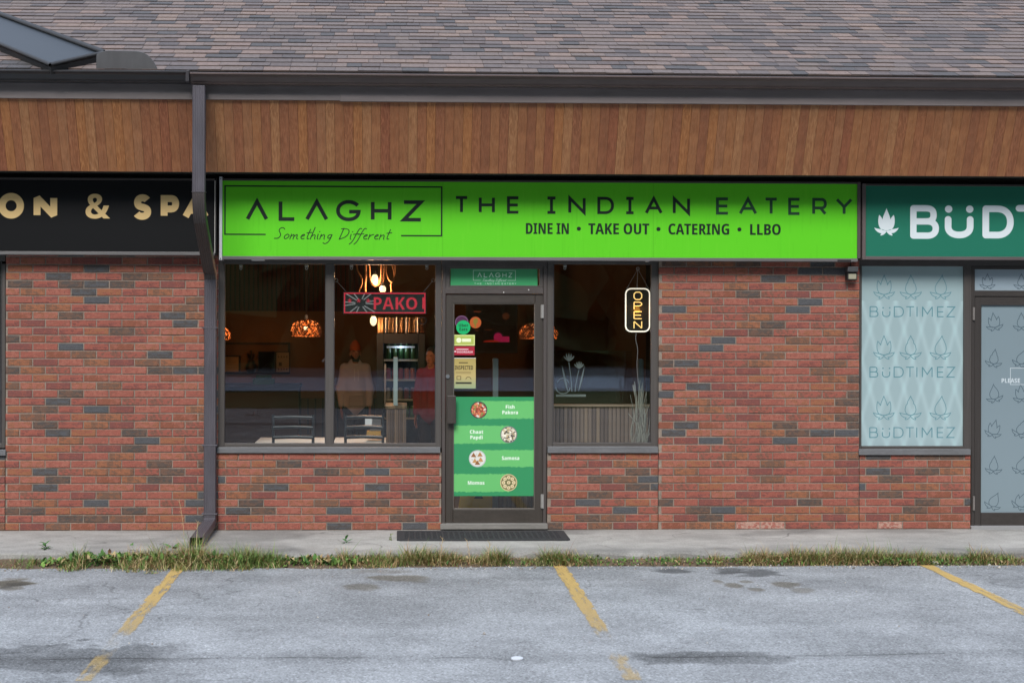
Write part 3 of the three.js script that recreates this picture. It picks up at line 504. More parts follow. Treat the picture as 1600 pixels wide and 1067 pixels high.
// glass entrance door
const doorG = thing('entrance_door', 'brown framed glass entrance door with a green food menu poster', 'door');
{
  const t = doorG, r0 = R(690.5, 400, 854.5, 417, FZ);
  obj('door_frame', [...frameBars([[690.5, 416, 696, 821], [849, 416, 854.5, 821], [696, 449, 849, 459]], -0.12, FZ + 0.012), bb(r0.x0, r0.x1, r0.y0, WT, -0.12, FZ + 0.01)], bronzeM, t);
  obj('transom_frame', frameBars([[696, 416, 703, 449], [843, 416, 849, 449], [703, 416, 843, 420], [703, 446, 843, 449]], -0.1, FZ), frameM, t);
  const q = R(703, 420, 843, 446, GZ); obj('transom_pane', [new THREE.PlaneGeometry(q.w, q.h).translate(q.cx, q.cy, GZ)], glassM, t);
  const leaf = obj('door_leaf', frameBars([[696.5, 460, 708, 818], [836, 460, 848.5, 818], [708, 460, 836, 474], [708, 796, 836, 818]], -0.085, FZ - 0.002), doorM, t);
  obj('glazing_bead', frameBars([[707.5, 473.5, 709.5, 796.5], [834.5, 473.5, 836.5, 796.5], [709.5, 473.5, 834.5, 475.5], [709.5, 794, 834.5, 796.5]], -0.06, FZ - 0.008), metal(0x6e6861, 0.35), leaf);
  const p = R(708, 474, 836, 796, GZ); obj('pane', [new THREE.PlaneGeometry(p.w, p.h).translate(p.cx, p.cy, GZ)], glassM, leaf);
  const hd = R(698.5, 618, 712.5, 662, 0.02); const h = obj('pull_handle', [bb(hd.x0, hd.x1, hd.y0, hd.y1, 0.0, 0.024, 0.006), bb(hd.x0 + 0.015, hd.x0 + 0.05, hd.y0 + 0.02, hd.y1 - 0.02, FZ - 0.002, 0.0)], metal(0x4a433e, 0.4), leaf);
  const lk = at(699.5, 588, FZ); obj('lock_cylinder', [cyl(0.018, 0.02, 0.012, 18).rotateX(Math.PI / 2).translate(lk.x, lk.y, FZ + 0.004), cyl(0.009, 0.009, 0.006, 12).rotateX(Math.PI / 2).translate(lk.x, lk.y, FZ + 0.011)], chromeM, leaf);
  for (const [a, b] of [[476, 497], [772, 794]]) { const k = R(846, a, 850, b, FZ); obj('hinge', [cyl(k.w / 2, k.w / 2, k.h, 10, k.cx, k.cy, FZ + 0.012), bb(k.x0 - 0.006, k.x0 + 0.008, k.y0, k.y1, FZ, FZ + 0.006)], metal(0xa8a6a2, 0.35), leaf); }
  obj('threshold', [...frameBars([[688, 819, 856, 827]], -0.12, 0.035)], std({ color: lin(0x8d8a84), map: grime, roughness: 0.7 }), t);
  for (const [x, y] of [[787, 457], [826, 453]]) { const k = at(x, y, FZ); obj('screw', [new THREE.SphereGeometry(0.006, 8, 6).translate(k.x, k.y, FZ + 0.013)], whiteM, t); }
}
function stick(name, label, category, box4, W, draw, bg, z, opts) { // print stuck on glass
  const r = R(...box4, z), t = print(box4, W, draw, bg), m = obj(name, [new THREE.BoxGeometry(r.w, r.h, 0.0012)], phy(Object.assign({ map: t, roughness: 0.4, clearcoat: 0.4, clearcoatRoughness: 0.05 }, opts)));
  m.position.set(r.cx, r.cy, z); return tag(m, label, category);
}
function disc(name, label, category, cx, cy, rad, W, draw, bg, z) { const r = R(cx - rad, cy - rad, cx + rad, cy + rad, z), t = print([cx - rad, cy - rad, cx + rad, cy + rad], W, draw, bg), g = new THREE.CircleGeometry(r.w / 2, 40), e = new THREE.CylinderGeometry(r.w / 2, r.w / 2, 0.001, 40, 1, true).rotateX(Math.PI / 2).translate(0, 0, -0.0005); const m = obj(name, [g, e], phy({ map: t, roughness: 0.4 })); m.position.set(r.cx, r.cy, z); return tag(m, label, category); }
stick('transom_sign', 'small green panel reading ALAGHZ in white above the glass door', 'sign', [704, 419, 840, 447], 512, (g) => {
  const gr = g.createLinearGradient(0, 419, 0, 447); gr.addColorStop(0, '#3c9662'); gr.addColorStop(1, '#42a86a'); g.fillStyle = gr; g.fillRect(704, 419, 136, 28); g.strokeStyle = '#cfe8d6'; g.fillStyle = '#cfe8d6';
  g.lineWidth = 0.7; g.beginPath(); g.moveTo(751, 438); g.lineTo(739.5, 438); g.lineTo(739.5, 422.5); g.lineTo(805.5, 422.5); g.lineTo(805.5, 438); g.lineTo(793, 438); g.stroke();
  [['Λ', 746, 7], ['L', 756, 6], ['Λ', 764, 7.5], ['G', 774, 8], ['H', 785, 6.5], ['Z', 794.5, 6]].forEach(([c, x, w]) => glyph(g, c, x, 426, w, 7.5, 1.1)); hand(g, 'Something Different', 754, 439.3, 37, 0.21, 0.5);
  [...'THE'].forEach((c, i) => glyph(g, c, 741 + i * 4.4, 441.5, 2.8, 3, 0.5)); [...'INDIAN'].forEach((c, i) => glyph(g, c, 757 + i * 4.1, 441.5, 2.8, 3, 0.5)); [...'EATERY'].forEach((c, i) => glyph(g, c, 784 + i * 4, 441.5, 2.7, 3, 0.5));
}, '#3ea067', GZ + 0.006);

// menu poster on the door
const posterBox = [707, 620, 835, 775];
stick('menu_poster', 'green menu poster with four round dish pictures on the glass door', 'poster', posterBox, 896, (g) => {
  g.fillStyle = '#2c8a56'; g.fillRect(707, 620, 128, 155); seed = 99;
  const strip = (x0, x1, y0, y1) => { g.fillStyle = '#63b768'; g.beginPath(); g.moveTo(x0, y0); for (let x = x0; x <= x1; x += 1.2) g.lineTo(x, y0 + rr(-0.9, 0.9)); g.lineTo(x1, y1); for (let x = x1; x >= x0; x -= 1.2) g.lineTo(x, y1 + rr(-1, 1)); g.closePath(); g.fill(); };
  strip(747, 836, 626.5, 654); strip(706, 796, 665, 693); strip(746, 836, 703, 729.5); strip(706, 796, 740.5, 768.5);
  g.fillStyle = '#e6efe4'; g.textAlign = 'center'; g.font = 'bold 7.6px sans-serif'; for (const [s, x, y] of [['Fish', 797, 638.5], ['Pakora', 797, 647], ['Chaat', 744.5, 677.5], ['Papdi', 744.5, 686], ['Samosa', 798, 718.5], ['Momos', 744, 757]]) g.fillText(s, x, y);
  const dish = (cx, cy, rim, bed, bits, n, size) => {
    g.fillStyle = rim; g.beginPath(); g.arc(cx, cy, 13.3, 0, 7); g.fill(); g.fillStyle = bed; g.beginPath(); g.arc(cx, cy, 11.8, 0, 7); g.fill();
    g.save(); g.beginPath(); g.arc(cx, cy, 12, 0, 7); g.clip(); for (let i = 0; i < n; i++) { const a = rnd() * 6.3, q = Math.sqrt(rnd()) * 11; g.fillStyle = pick(bits); g.beginPath(); g.ellipse(cx + q * Math.cos(a), cy + q * Math.sin(a), size * rr(0.6, 1.2), size * rr(0.5, 0.9), rnd() * 3, 0, 7); g.fill(); } g.restore();
  };
  dish(748, 640.5, '#3a3f42', '#7c3a2c', ['#b8543c', '#cf7450', '#96402e', '#d8906c', '#7e9048', '#d9cfc4'], 90, 2); dish(795, 679, '#6e7274', '#cfc8b4', ['#e6e0cc', '#8f7a5e', '#6d6a48', '#c8b48c', '#4f4a44', '#f0ece0'], 110, 1.7);
  dish(746, 716.5, '#b8bcbc', '#d6d6cf', ['#c9c4b8'], 8, 2); g.fillStyle = '#a87844'; for (const [x, y] of [[740, 711], [750, 710], [742, 720], [751, 718], [746, 723]]) { g.beginPath(); g.moveTo(x - 4.2, y + 3); g.lineTo(x, y - 4); g.lineTo(x + 4.4, y + 3.2); g.closePath(); g.fillStyle = pick(['#a87844', '#8c5c34', '#bc8c54']); g.fill(); }
  dish(795, 754, '#c9b48a', '#6e6a40', ['#7e7a48', '#5c6236'], 30, 2); for (let i = 0; i < 9; i++) { const a = i / 8 * 6.28, q = i === 8 ? 0 : 8; g.fillStyle = '#d8c8a0'; g.beginPath(); g.arc(795 + q * Math.cos(a), 754 + q * Math.sin(a), 2.8, 0, 7); g.fill(); g.fillStyle = '#b09866'; g.beginPath(); g.arc(795 + q * Math.cos(a), 754 + q * Math.sin(a), 1.1, 0, 7); g.fill(); }
}, '#2c8a56', GZ + 0.006);
stick('inspection_notice', 'gold notice reading INSPECTED on the glass door, below the stickers', 'notice', [706, 559, 743.5, 607], 384, (g) => {
  const gr = g.createLinearGradient(0, 559, 0, 607); gr.addColorStop(0, '#a89556'); gr.addColorStop(0.6, '#b8a56c'); gr.addColorStop(1, '#8fa07a'); g.fillStyle = gr; g.fillRect(706, 559, 38, 48); g.fillStyle = '#c9ccc4'; g.fillRect(706, 557.5, 38, 2.5);
  g.fillStyle = '#2a2412'; fitText(g, 'INSPECTED', 710.5, 739.5, 578, 9); g.fillRect(717, 566, 14, 1.4); g.fillStyle = '#6d5f38'; for (let i = 0; i < 2; i++) g.fillRect(712, 581 + i * 2, 24, 0.7); g.strokeStyle = '#6d5f38'; g.lineWidth = 1.2; g.strokeRect(714, 588, 6, 5); g.beginPath(); g.arc(732, 593, 4, 3.2, 6.3); g.stroke(); g.fillStyle = '#2a2a1a'; g.fillRect(712, 597, 25, 2.8);
}, '#b0a060', GZ + 0.005);
stick('red_sticker', 'red rounded sticker with white lettering between the yellow sticker and the gold notice', 'sticker', [706.5, 541, 741.5, 555], 256, (g) => { g.fillStyle = '#a32236'; g.fillRect(706, 540, 37, 16); g.fillStyle = '#e4c9cd'; g.font = 'bold 3.4px sans-serif'; g.fillRect(713, 545, 19, 1.4); fitText(g, 'DOORDASH', 714, 739, 551.8, 4.6); g.fillRect(709.5, 548, 3.4, 2.2); }, '#a32236', GZ + 0.005);
stick('yellow_sticker', 'pale yellow-green rectangular sticker under the round green sticker on the door', 'sticker', [707.5, 523, 742, 540], 256, (g) => { g.fillStyle = '#aab75a'; g.fillRect(707, 523, 36, 18); g.strokeStyle = '#d9df9a'; g.lineWidth = 1.2; g.strokeRect(708.5, 524, 32.5, 15); g.fillStyle = '#e8ecc8'; g.beginPath(); g.arc(717, 531.5, 4, 0, 7); g.fill(); g.fillRect(722, 529, 14, 5); }, '#aab75a', GZ + 0.005);
disc('purple_sticker', 'dark purple round sticker half hidden behind the round green one', 'sticker', 721.5, 503.5, 10.5, 128, (g) => { g.fillStyle = '#4a2344'; g.fillRect(700, 490, 40, 40); g.strokeStyle = '#7a5a78'; g.lineWidth = 0.9; g.beginPath(); g.arc(721.5, 503.5, 9.8, 0, 7); g.stroke(); }, '#4a2344', GZ + 0.0035);
disc('green_sticker', 'round bright green sticker with dark lettering on the glass door', 'sticker', 724, 511.5, 11, 192, (g) => { g.fillStyle = '#10a862'; g.fillRect(700, 490, 40, 40); g.fillStyle = '#0b2a1a'; g.textAlign = 'center'; g.font = 'bold 6.6px sans-serif'; g.fillText('Uber', 724, 510.8); g.fillText('Eats', 724, 517); }, '#10a862', GZ + 0.006);
disc('orange_sticker', 'round orange-brown sticker right of the purple one on the glass door', 'sticker', 743, 504, 9, 128, (g) => { g.fillStyle = '#a8501e'; g.fillRect(730, 490, 40, 40); g.fillStyle = '#7d6a24'; g.beginPath(); g.ellipse(743, 502, 3.6, 5, 0.3, 0, 7); g.fill(); g.fillRect(741.6, 504, 2.4, 8); }, '#a8501e', GZ + 0.004);

// small hardware on the facade
{
  const p = at(1328, 417, 0.0), t = thing('floodlight', 'small black floodlight with a pale lens on the brick under the green sign', 'floodlight', [p.x, p.y, 0]);
  obj('bracket', [bb(-0.03, 0.03, -0.09, -0.01, 0.003, 0.03)], darkM, t); obj('hood', [bb(-0.05, 0.05, -0.05, 0.0, 0.02, 0.11, 0.008)], metal(0x4a4c4e, 0.5), t);
  obj('body', [bb(-0.047, 0.047, -0.125, -0.052, 0.02, 0.085, 0.006)], darkM, t); obj('lens', [bb(-0.036, 0.036, -0.115, -0.066, 0.085, 0.09, 0.003)], std({ color: lin(0x96937f), roughness: 0.3 }), t);
  obj('cable', [tube([[0, 0, 0.03], [0.004, 0.03, 0.02], [0, 0.09, 0.012]], 0.004, 8, 5)], darkM, t);
}
{ const r = R(392, 401, 413, 407, 0.12); tag(obj('sensor_box', [bb(r.x0, r.x1, r.y0, r.y1, 0.06, 0.13, 0.006)], whiteM), 'small white box under the left end of the green sign', 'sensor'); }
{ const p = at(1014, 405, 0.1); const g = tube([[-0.03, -0.02, 0], [0, -0.016, 0.01], [0.01, -0.004, 0.012], [0.035, 0.004, 0.01]], 0.007, 10, 6); const o = obj('clamp', [g], chromeM); o.position.copy(p); tag(o, 'small bent metal clamp under the green sign beside the OPEN sign window', 'clamp'); }

// door mat
{
  const a = atY(620, 843.4, 0.012), b = atY(892, 843.4, 0.012), z0 = atY(630, 829, 0.012).z, z1 = a.z, w = b.x - a.x, L = z1 - z0;
  const t = thing('door_mat', 'long black rubber mat with a grid of holes before the glass door', 'mat', [(a.x + b.x) / 2, 0, (z0 + z1) / 2]);
  const m = std({ color: lin(0x2b2c2e), roughness: 0.8 }), geos = [], s = new THREE.Shape([[-w / 2, -L / 2 + 0.03], [-w / 2 + 0.03, -L / 2], [w / 2 - 0.03, -L / 2], [w / 2, -L / 2 + 0.03], [w / 2, L / 2 - 0.02], [w / 2 - 0.02, L / 2], [-w / 2 + 0.02, L / 2], [-w / 2, L / 2 - 0.02]].map((p) => new THREE.Vector2(...p)));
  const nx = Math.floor((w - 0.12) / 0.05), nz = Math.floor((L - 0.1) / 0.05);
  for (let i = 0; i < nx; i++) for (let j = 0; j < nz; j++) { const x = -((nx - 1) * 0.05) / 2 + i * 0.05, y = -((nz - 1) * 0.05) / 2 + j * 0.05, h = new THREE.Path(); h.moveTo(x - 0.017, y - 0.017); h.lineTo(x - 0.017, y + 0.017); h.lineTo(x + 0.017, y + 0.017); h.lineTo(x + 0.017, y - 0.017); h.closePath(); s.holes.push(h); }
  obj('grid', [new THREE.ExtrudeGeometry(s, { depth: 0.012, bevelEnabled: false }).rotateX(-Math.PI / 2)], m, t);
  obj('base', [box(w - 0.03, 0.004, L - 0.03, 0, 0.003, 0)], std({ color: lin(0x37383a), roughness: 0.9 }), t);
}

// ---------------------------------------------------------------- dining room behind the glass
const RX0 = -3.3, RX1 = 3.4, RZ = -6.2, CY = 2.78, FY = 0.02;
struct('interior_floor', [box(RX1 - RX0 + 0.2, 0.1, -RZ, (RX0 + RX1) / 2, FY - 0.05, RZ / 2 - 0.11)], std({ color: lin(0x4a3f38), roughness: 0.5 }));
struct('interior_ceiling', [box(RX1 - RX0 + 0.2, 0.1, -RZ + 0.2, (RX0 + RX1) / 2, CY + 0.05, RZ / 2 - 0.22)], std({ color: lin(0x1d1614), roughness: 0.9 }));
struct('interior_back_wall', [box(RX1 - RX0 + 0.2, 2.9, 0.1, (RX0 + RX1) / 2, 1.4, RZ - 0.05)], std({ color: lin(0x7d5e40), roughness: 0.9 }));
struct('interior_side_wall', [box(0.1, 2.9, -RZ - 0.11, RX0 - 0.05, 1.4, RZ / 2 - 0.06)], std({ color: lin(0x5a4230), roughness: 0.9 }));
struct('interior_side_wall', [box(0.1, 2.9, -RZ - 0.11, RX1 + 0.05, 1.4, RZ / 2 - 0.06)], std({ color: lin(0x3a3432), roughness: 0.9 }));
{ // dark red slats on the upper back wall, left half
  const t = thing('slat_panel', 'dark red vertical slat panel high on the back wall of the restaurant', 'wall panel', [RX0, 0, RZ]);
  const y0 = Y(486, 440, RZ + 0.05), x1 = X(590, 450, RZ) - RX0, m = std({ color: lin(0x4a2019), roughness: 0.7 }), g = box(0.045, CY - y0, 0.03);
  obj('backing', [box(x1, CY - y0, 0.01, x1 / 2, (CY + y0) / 2, 0.007)], darkM, t);
  for (let x = 0.03; x < x1; x += 0.062) { const s = new THREE.Mesh(g, m); s.name = 'slat'; s.position.set(x, (CY + y0) / 2, 0.03); s.castShadow = s.receiveShadow = true; t.add(s); }
  const wl = thing('wainscot', 'brown slatted wood panelling along the foot of the back wall', 'wall panel', [RX0, 0, RZ]), h = Y(622, 440, RZ) - FY, g2 = box(0.08, h, 0.02);
  obj('backing', [box(x1 + 0.8, h, 0.01, (x1 + 0.8) / 2, FY + h / 2, 0.007)], darkM, wl);
  for (let x = 0.05; x < x1 + 0.8; x += 0.1) { const s = new THREE.Mesh(g2, std({ color: lin(0x4c3626), roughness: 0.6 })); s.name = 'slat'; s.position.set(x, FY + h / 2, 0.024); s.castShadow = s.receiveShadow = true; wl.add(s); }
}
function wallPicture(name, label, category, box4, z, face, frameHex, fw = 0.03) {
  const r = R(...box4, z), t = thing(name, label, category, [r.cx, r.cy, z]);
  obj('frame', [bb(-r.w / 2, r.w / 2, r.h / 2 - fw, r.h / 2, -0.02, 0.02), bb(-r.w / 2, r.w / 2, -r.h / 2, -r.h / 2 + fw, -0.02, 0.02), bb(-r.w / 2, -r.w / 2 + fw, -r.h / 2 + fw, r.h / 2 - fw, -0.02, 0.02), bb(r.w / 2 - fw, r.w / 2, -r.h / 2 + fw, r.h / 2 - fw, -0.02, 0.02)], std({ color: lin(frameHex), roughness: 0.5 }), t);
  obj('panel', [box(r.w - fw * 2, r.h - fw * 2, 0.01)], face, t); return t;
}
wallPicture('serving_hatch', 'wide dark-framed hatch in the back wall, behind the left window', 'hatch', [340, 535, 453, 584], RZ + 0.04, std({ color: lin(0x6d523a), roughness: 0.9 }), 0x15100c);
wallPicture('wall_screen', 'black screen in the hatch on the back wall', 'screen', [403, 549, 429, 582], RZ + 0.08, std({ color: lin(0x07090a), roughness: 0.2 }), 0x0a0a0a, 0.01);
{
  const nt = print([431, 549, 452, 582], 256, (g) => { g.fillStyle = '#4e4334'; for (let i = 0; i < 8; i++) g.fillRect(434 + (i % 4) * 4.4, i < 4 ? 555 : 576, 1.6, 3); g.fillRect(435, 566, 5, 6); }, '#94805f');
  wallPicture('notice_board', 'tan notice board beside the black screen on the back wall', 'notice board', [430, 549, 453, 582.5], RZ + 0.08, std({ map: nt, roughness: 0.8 }), 0x1a140f, 0.012);
  const ft = print([349, 555, 375, 583], 256, (g) => { g.strokeStyle = '#6a553c'; g.lineWidth = 0.6; for (let i = 0; i < 6; i++) { g.beginPath(); g.moveTo(353, 562 + i * 3); g.lineTo(371, 562 + i * 3); g.stroke(); } }, '#9b8058');
  wallPicture('framed_picture', 'small dark-framed picture in the hatch behind the left window', 'picture', [348, 555, 375, 583], RZ + 0.08, std({ map: ft, roughness: 0.7 }), 0x100c09, 0.02);
  const p = at(392, 582, RZ + 0.12); const v = obj('vase', [new THREE.LatheGeometry([[0.001, 0], [0.05, 0], [0.075, 0.05], [0.07, 0.1], [0.04, 0.13], [0.05, 0.16]].map((q) => new THREE.Vector2(...q)), 20), ...[[-0.05, 0.26], [0, 0.3], [0.05, 0.25]].map(([x, y]) => tube([[0, 0.14, 0], [x * 0.6, 0.2, 0], [x, y, 0]], 0.012, 6, 5))], darkM); v.position.copy(p); tag(v, 'small black vase with stems between the framed picture and the black screen', 'vase');
  const b = at(412, 597, RZ + 0.3); const c = obj('green_box', [cbox(0.28, 0.1, 0.15, 0, 0, 0, 0.01), cbox(0.2, 0.05, 0.1, 0, 0.07, 0, 0.01)], std({ color: lin(0x1f5a2a), roughness: 0.6 })); c.position.copy(b); tag(c, 'small green box on the counter below the black screen', 'box');
  const q = R(345, 600, 470, 624, RZ + 0.3); const k = thing('back_counter', 'dark counter under the hatch along the back wall', 'counter', [q.cx, 0, RZ + 0.25]); obj('top', [cbox(q.w, 0.04, 0.5, 0, q.y1 - 0.02, 0.02)], darkM, k); obj('cabinet', [box(q.w - 0.04, q.y1 - 0.04 - FY, 0.42, 0, (q.y1 - 0.04 + FY) / 2, 0)], std({ color: lin(0x3a2a1f), roughness: 0.7 }), k);
}
// woven pendant lamps
const cane = std({ color: lin(0x6e452a), roughness: 0.7 }), glowM = std({ color: lin(0xfff0d0), emissive: new THREE.Color(1, 0.7, 0.35), emissiveIntensity: 1.4 });
function pendant(label, px, pyTop, pyBot, z, half) {
  const c = at(px, pyBot, z), top = at(px, pyTop, z).y - c.y, r = half * (13 - z) / F, t = thing('pendant_lamp', label, 'pendant lamp', [c.x, c.y, z], 'woven pendant lamps');
  const prof = (s) => { const a = s * Math.PI * 0.5; return [r * (0.62 + 0.4 * Math.sin(a + 0.5)) * (1 - 0.75 * Math.pow(1 - Math.min(1, (1 - (1 - s)) * 1.0), 8)), top * (1 - s)]; };
  const P = [[0.12, 1], [0.45, 0.97], [0.75, 0.85], [0.93, 0.62], [1, 0.35], [0.97, 0.12], [0.92, 0]].map(([a, b]) => [a * r, b * top]);
  const on = (s, th) => { const f = s * (P.length - 1), i = Math.min(P.length - 2, Math.floor(f)), k = f - i, rad = P[i][0] + (P[i + 1][0] - P[i][0]) * k; return new THREE.Vector3(rad * Math.cos(th), P[i][1] + (P[i + 1][1] - P[i][1]) * k, rad * Math.sin(th)); };
  const strands = []; for (let i = 0; i < 120; i++) { const th = rr(0, 6.28), tw = rr(0.5, 1.5) * (i % 2 ? 1 : -1), s0 = rr(0, 0.2), s1 = rr(0.8, 1); strands.push(tube([0, 0.25, 0.5, 0.75, 1].map((u) => on(s0 + (s1 - s0) * u, th + tw * u)), 0.0045, 10, 4)); }
  for (const s of [0, 0.5, 1]) strands.push(tube(Array.from({ length: 16 }, (_, i) => on(s, i / 16 * 6.283)), 0.006, 32, 4, true));
  obj('shade', strands, cane, t);
  obj('bulb', [new THREE.SphereGeometry(0.026, 16, 12).translate(0, top * 0.5, 0)], glowM, t);
  obj('cord', [cyl(0.004, 0.004, CY - c.y - top, 6, 0, (CY - c.y + top) / 2, 0)], darkM, t); obj('socket', [cyl(0.02, 0.022, 0.06, 12, 0, top + 0.02, 0)], greyM, t);
  const l = new THREE.PointLight(0xffa860, 0.42, 0, 2); l.position.set(c.x, c.y + top * 0.5, z); l.castShadow = true; l.shadow.radius = 1.3; scene.add(l);
}
pendant('woven rattan pendant lamp near the middle of the two-pane window', 478, 499, 526, -3.1, 24);
pendant('woven rattan pendant lamp half hidden by the left edge of the two-pane window', 345, 510, 531, -5.0, 15);
pendant('woven rattan pendant lamp seen through the right edge of the glass door', 842, 504, 529.5, -2.4, 31);

// bulbs hanging from thick ropes
const bulbM = std({ color: lin(0xfff2d8), emissive: new THREE.Color(1, 0.72, 0.36), emissiveIntensity: 0.9 });
{
  const z = -1.6, o = at(590, 430, z), t = thing('rope_lamp', 'hanging lamp of thick ropes with bare glowing bulbs above the red LED sign', 'hanging lamp', [o.x, o.y, z]);
  const L = (px, py, dz = 0) => { const p = at(px, py, z); return [p.x - o.x, p.y - o.y, dz]; }, top = CY - o.y, m = std({ color: lin(0x8a5c34), roughness: 0.9 });
  const rope = (pts, r = 0.012) => obj('rope', [tube(pts, r, 30, 7)], m, t);
  rope([[L(556, 415)[0], top, 0], L(558, 420), L(566, 440, 0.03), L(561, 455), L(563, 475)], 0.009); rope([[L(571, 415)[0], top, 0], L(571, 430), L(570, 446), L(571, 470)], 0.014); rope([[L(578, 412)[0], top, 0], L(577, 425), L(580, 442, 0.02), L(588, 447), L(594, 440), L(596, 420), [L(597, 410)[0], top, 0]], 0.011);
  rope([[L(601, 415)[0], top, 0], L(600, 425), L(598, 440), L(597, 447)], 0.011); rope([[L(604, 415)[0], top, 0], L(605, 430), L(611, 440, 0.03), L(616, 432), L(612, 410)], 0.009); rope([[L(616, 410)[0], top, 0], L(617, 430), L(611, 445), L(614, 468)], 0.009); rope([L(583, 470), L(585, 482), L(583, 492)], 0.006);
  [[585.5, 437, 9, 5.4], [598, 452, 6, 5], [583.5, 501, 8, 5.2]].forEach(([px, py, h, w], i) => {
    const [x, y] = L(px, py), s = 14.6 / F; obj('bulb', [new THREE.SphereGeometry(1, 16, 14).scale(w * s, h * s, w * s).translate(x, y, i * 0.03)], bulbM, t); obj('socket', [cyl(0.014, 0.016, 0.04, 10, x, y + h * s + 0.012, i * 0.03)], darkM, t);
    const l = new THREE.PointLight(0xffc090, 0.6, 0, 2); l.position.set(o.x + x, o.y + y, z + i * 0.03); l.castShadow = true; l.shadow.radius = 1.5; scene.add(l);
  });
}
// glass-door drinks cooler with cans
const FRZ = -3.6;
{
  const r = R(588, 521, 664, 700, FRZ), t = thing('drinks_cooler', 'tall black glass-door drinks cooler with shelves of cans under an added light, behind the LED sign', 'drinks cooler', [r.cx, 0, FRZ]);
  const w = r.w, top = r.y1, x = w / 2; obj('cabinet', [bb(-x, -x + 0.08, FY, top, -0.7, 0), bb(x - 0.08, x, FY, top, -0.7, 0), bb(-x + 0.08, x - 0.08, FY, top, -0.7, -0.6), bb(-x + 0.08, x - 0.08, top - 0.12, top, -0.6, 0), bb(-x + 0.08, x - 0.08, FY, FY + 0.18, -0.6, 0)], std({ color: lin(0x101112), roughness: 0.4 }), t);
  for (const py of [563, 594, 625, 654]) { const y = at(620, py, FRZ).y; const sh = obj('shelf', [box(w - 0.17, 0.012, 0.5, 0, y, -0.3)], std({ color: lin(0x3a3d3e), roughness: 0.5 }), t); obj('shelf_edge', [box(w - 0.17, 0.022, 0.012, 0, y, -0.044)], whiteM, sh); }
  obj('glass_door', [new THREE.PlaneGeometry(w - 0.17, top - 0.3).translate(0, (top + 0.2) / 2, -0.012)], phy({ color: new THREE.Color(0.7, 0.75, 0.75), transmission: 1, thickness: 0, roughness: 0.02 }), t); obj('door_handle', [bb(-x + 0.09, -x + 0.115, 0.9, 1.4, 0.0, 0.03)], chromeM, t);
  obj('added_light_tube', [cyl(0.012, 0.012, w - 0.24, 10).rotateZ(Math.PI / 2).translate(0, top - 0.16, -0.06)], std({ color: lin(0xe8f0ff), emissive: new THREE.Color(0.8, 0.9, 1), emissiveIntensity: 0.025 }), t);  // added glowing tube, no such lamp is visible in the cooler
  { const l = new THREE.PointLight(0xe4eeff, 0.07, 0, 2); l.position.set(r.cx, top - 0.16, FRZ - 0.03); l.castShadow = true; l.shadow.radius = 4; scene.add(l); }  // added lamp that brightens the cooler shelves
  const s = R(590, 496, 664, 520, FRZ + 0.02), q = thing('steel_duct', 'shiny rippled steel panel on top of the drinks cooler reflecting the bulbs', 'duct', [s.cx, s.y0, FRZ - 0.2]); const pg = new THREE.PlaneGeometry(s.w, s.h, 40, 6), pp = pg.attributes.position; for (let i = 0; i < pp.count; i++) pp.setZ(i, 0.025 * Math.sin(pp.getX(i) * 26) + 0.2); pg.computeVertexNormals();
  obj('panel', [pg.translate(0, s.h / 2, 0)], std({ color: lin(0xb0a090), metalness: 1, roughness: 0.22 }), q); obj('housing', [box(s.w, s.h, 0.3, 0, s.h / 2, 0)], darkM, q);
  const rows = [[563, 0.2, [0x2a4a2c, 0x35532f], 'dark green bottle on the top shelf of the drinks cooler', 'green bottles on the top shelf'], [594, 0.15, [0x9c2f34, 0x9c2f34], 'red can on the second shelf of the drinks cooler', 'red cans on the second shelf'], [625, 0.15, [0xa8a8ac, 0xa8a8ac], 'silver can on the third shelf of the drinks cooler', 'silver cans on the third shelf'], [654, 0.15, [0x5c8a5a, 0x5c8a5a], 'pale green can on the bottom shelf of the drinks cooler', 'pale green cans on the bottom shelf']];
  const canP = [[0.001, 0], [0.024, 0], [0.031, 0.01], [0.031, 0.115], [0.025, 0.13], [0.001, 0.13]].map((p) => new THREE.Vector2(...p)), botP = [[0.001, 0], [0.03, 0], [0.03, 0.12], [0.012, 0.17], [0.012, 0.21], [0.001, 0.21]].map((p) => new THREE.Vector2(...p));
  const lidM = std({ color: lin(0xb0b4b8), metalness: 1, roughness: 0.35 });
  rows.forEach(([py, , cs, label, group], k) => {
    const y = at(620, py, FRZ).y + 0.007, n = Math.floor((w - 0.2) / 0.072); let proto;
    for (let i = 0; i < n; i++) {
      const half = i >= n / 2, orange = k === 1 && half, red3 = k === 2 && half; const key = half ? 1 : 0;
      if (i === 0 || (i > 0 && half && !(i - 1 >= n / 2))) { const g = new THREE.Group(); obj('can_body', [new THREE.LatheGeometry(k ? canP : botP, 14)], phy({ color: lin(orange ? 0xb8622c : red3 ? 0x8a2a30 : cs[key]), roughness: 0.3, clearcoat: 0.6 }), g); obj(k ? 'can_lid' : 'bottle_cap', [cyl(0.024, 0.026, 0.006, 14, 0, k ? 0.132 : 0.212, 0)], lidM, g); proto = g; }
      const c = i === 0 || !proto.parent ? proto : proto.clone(); c.name = numbered(k ? 'drink_can' : 'drink_bottle'); c.position.set(r.cx - (w - 0.2) / 2 + 0.04 + i * 0.072 + rr(-0.003, 0.003), y, FRZ - 0.09 + rr(-0.01, 0.01)); scene.add(c);
      tag(c, orange ? 'orange can on the second shelf of the drinks cooler' : red3 ? 'dark red can on the third shelf of the drinks cooler' : label, k ? 'drink can' : 'bottle', orange ? 'orange cans on the second shelf' : red3 ? 'dark red cans on the third shelf' : group);
    }
  });
}
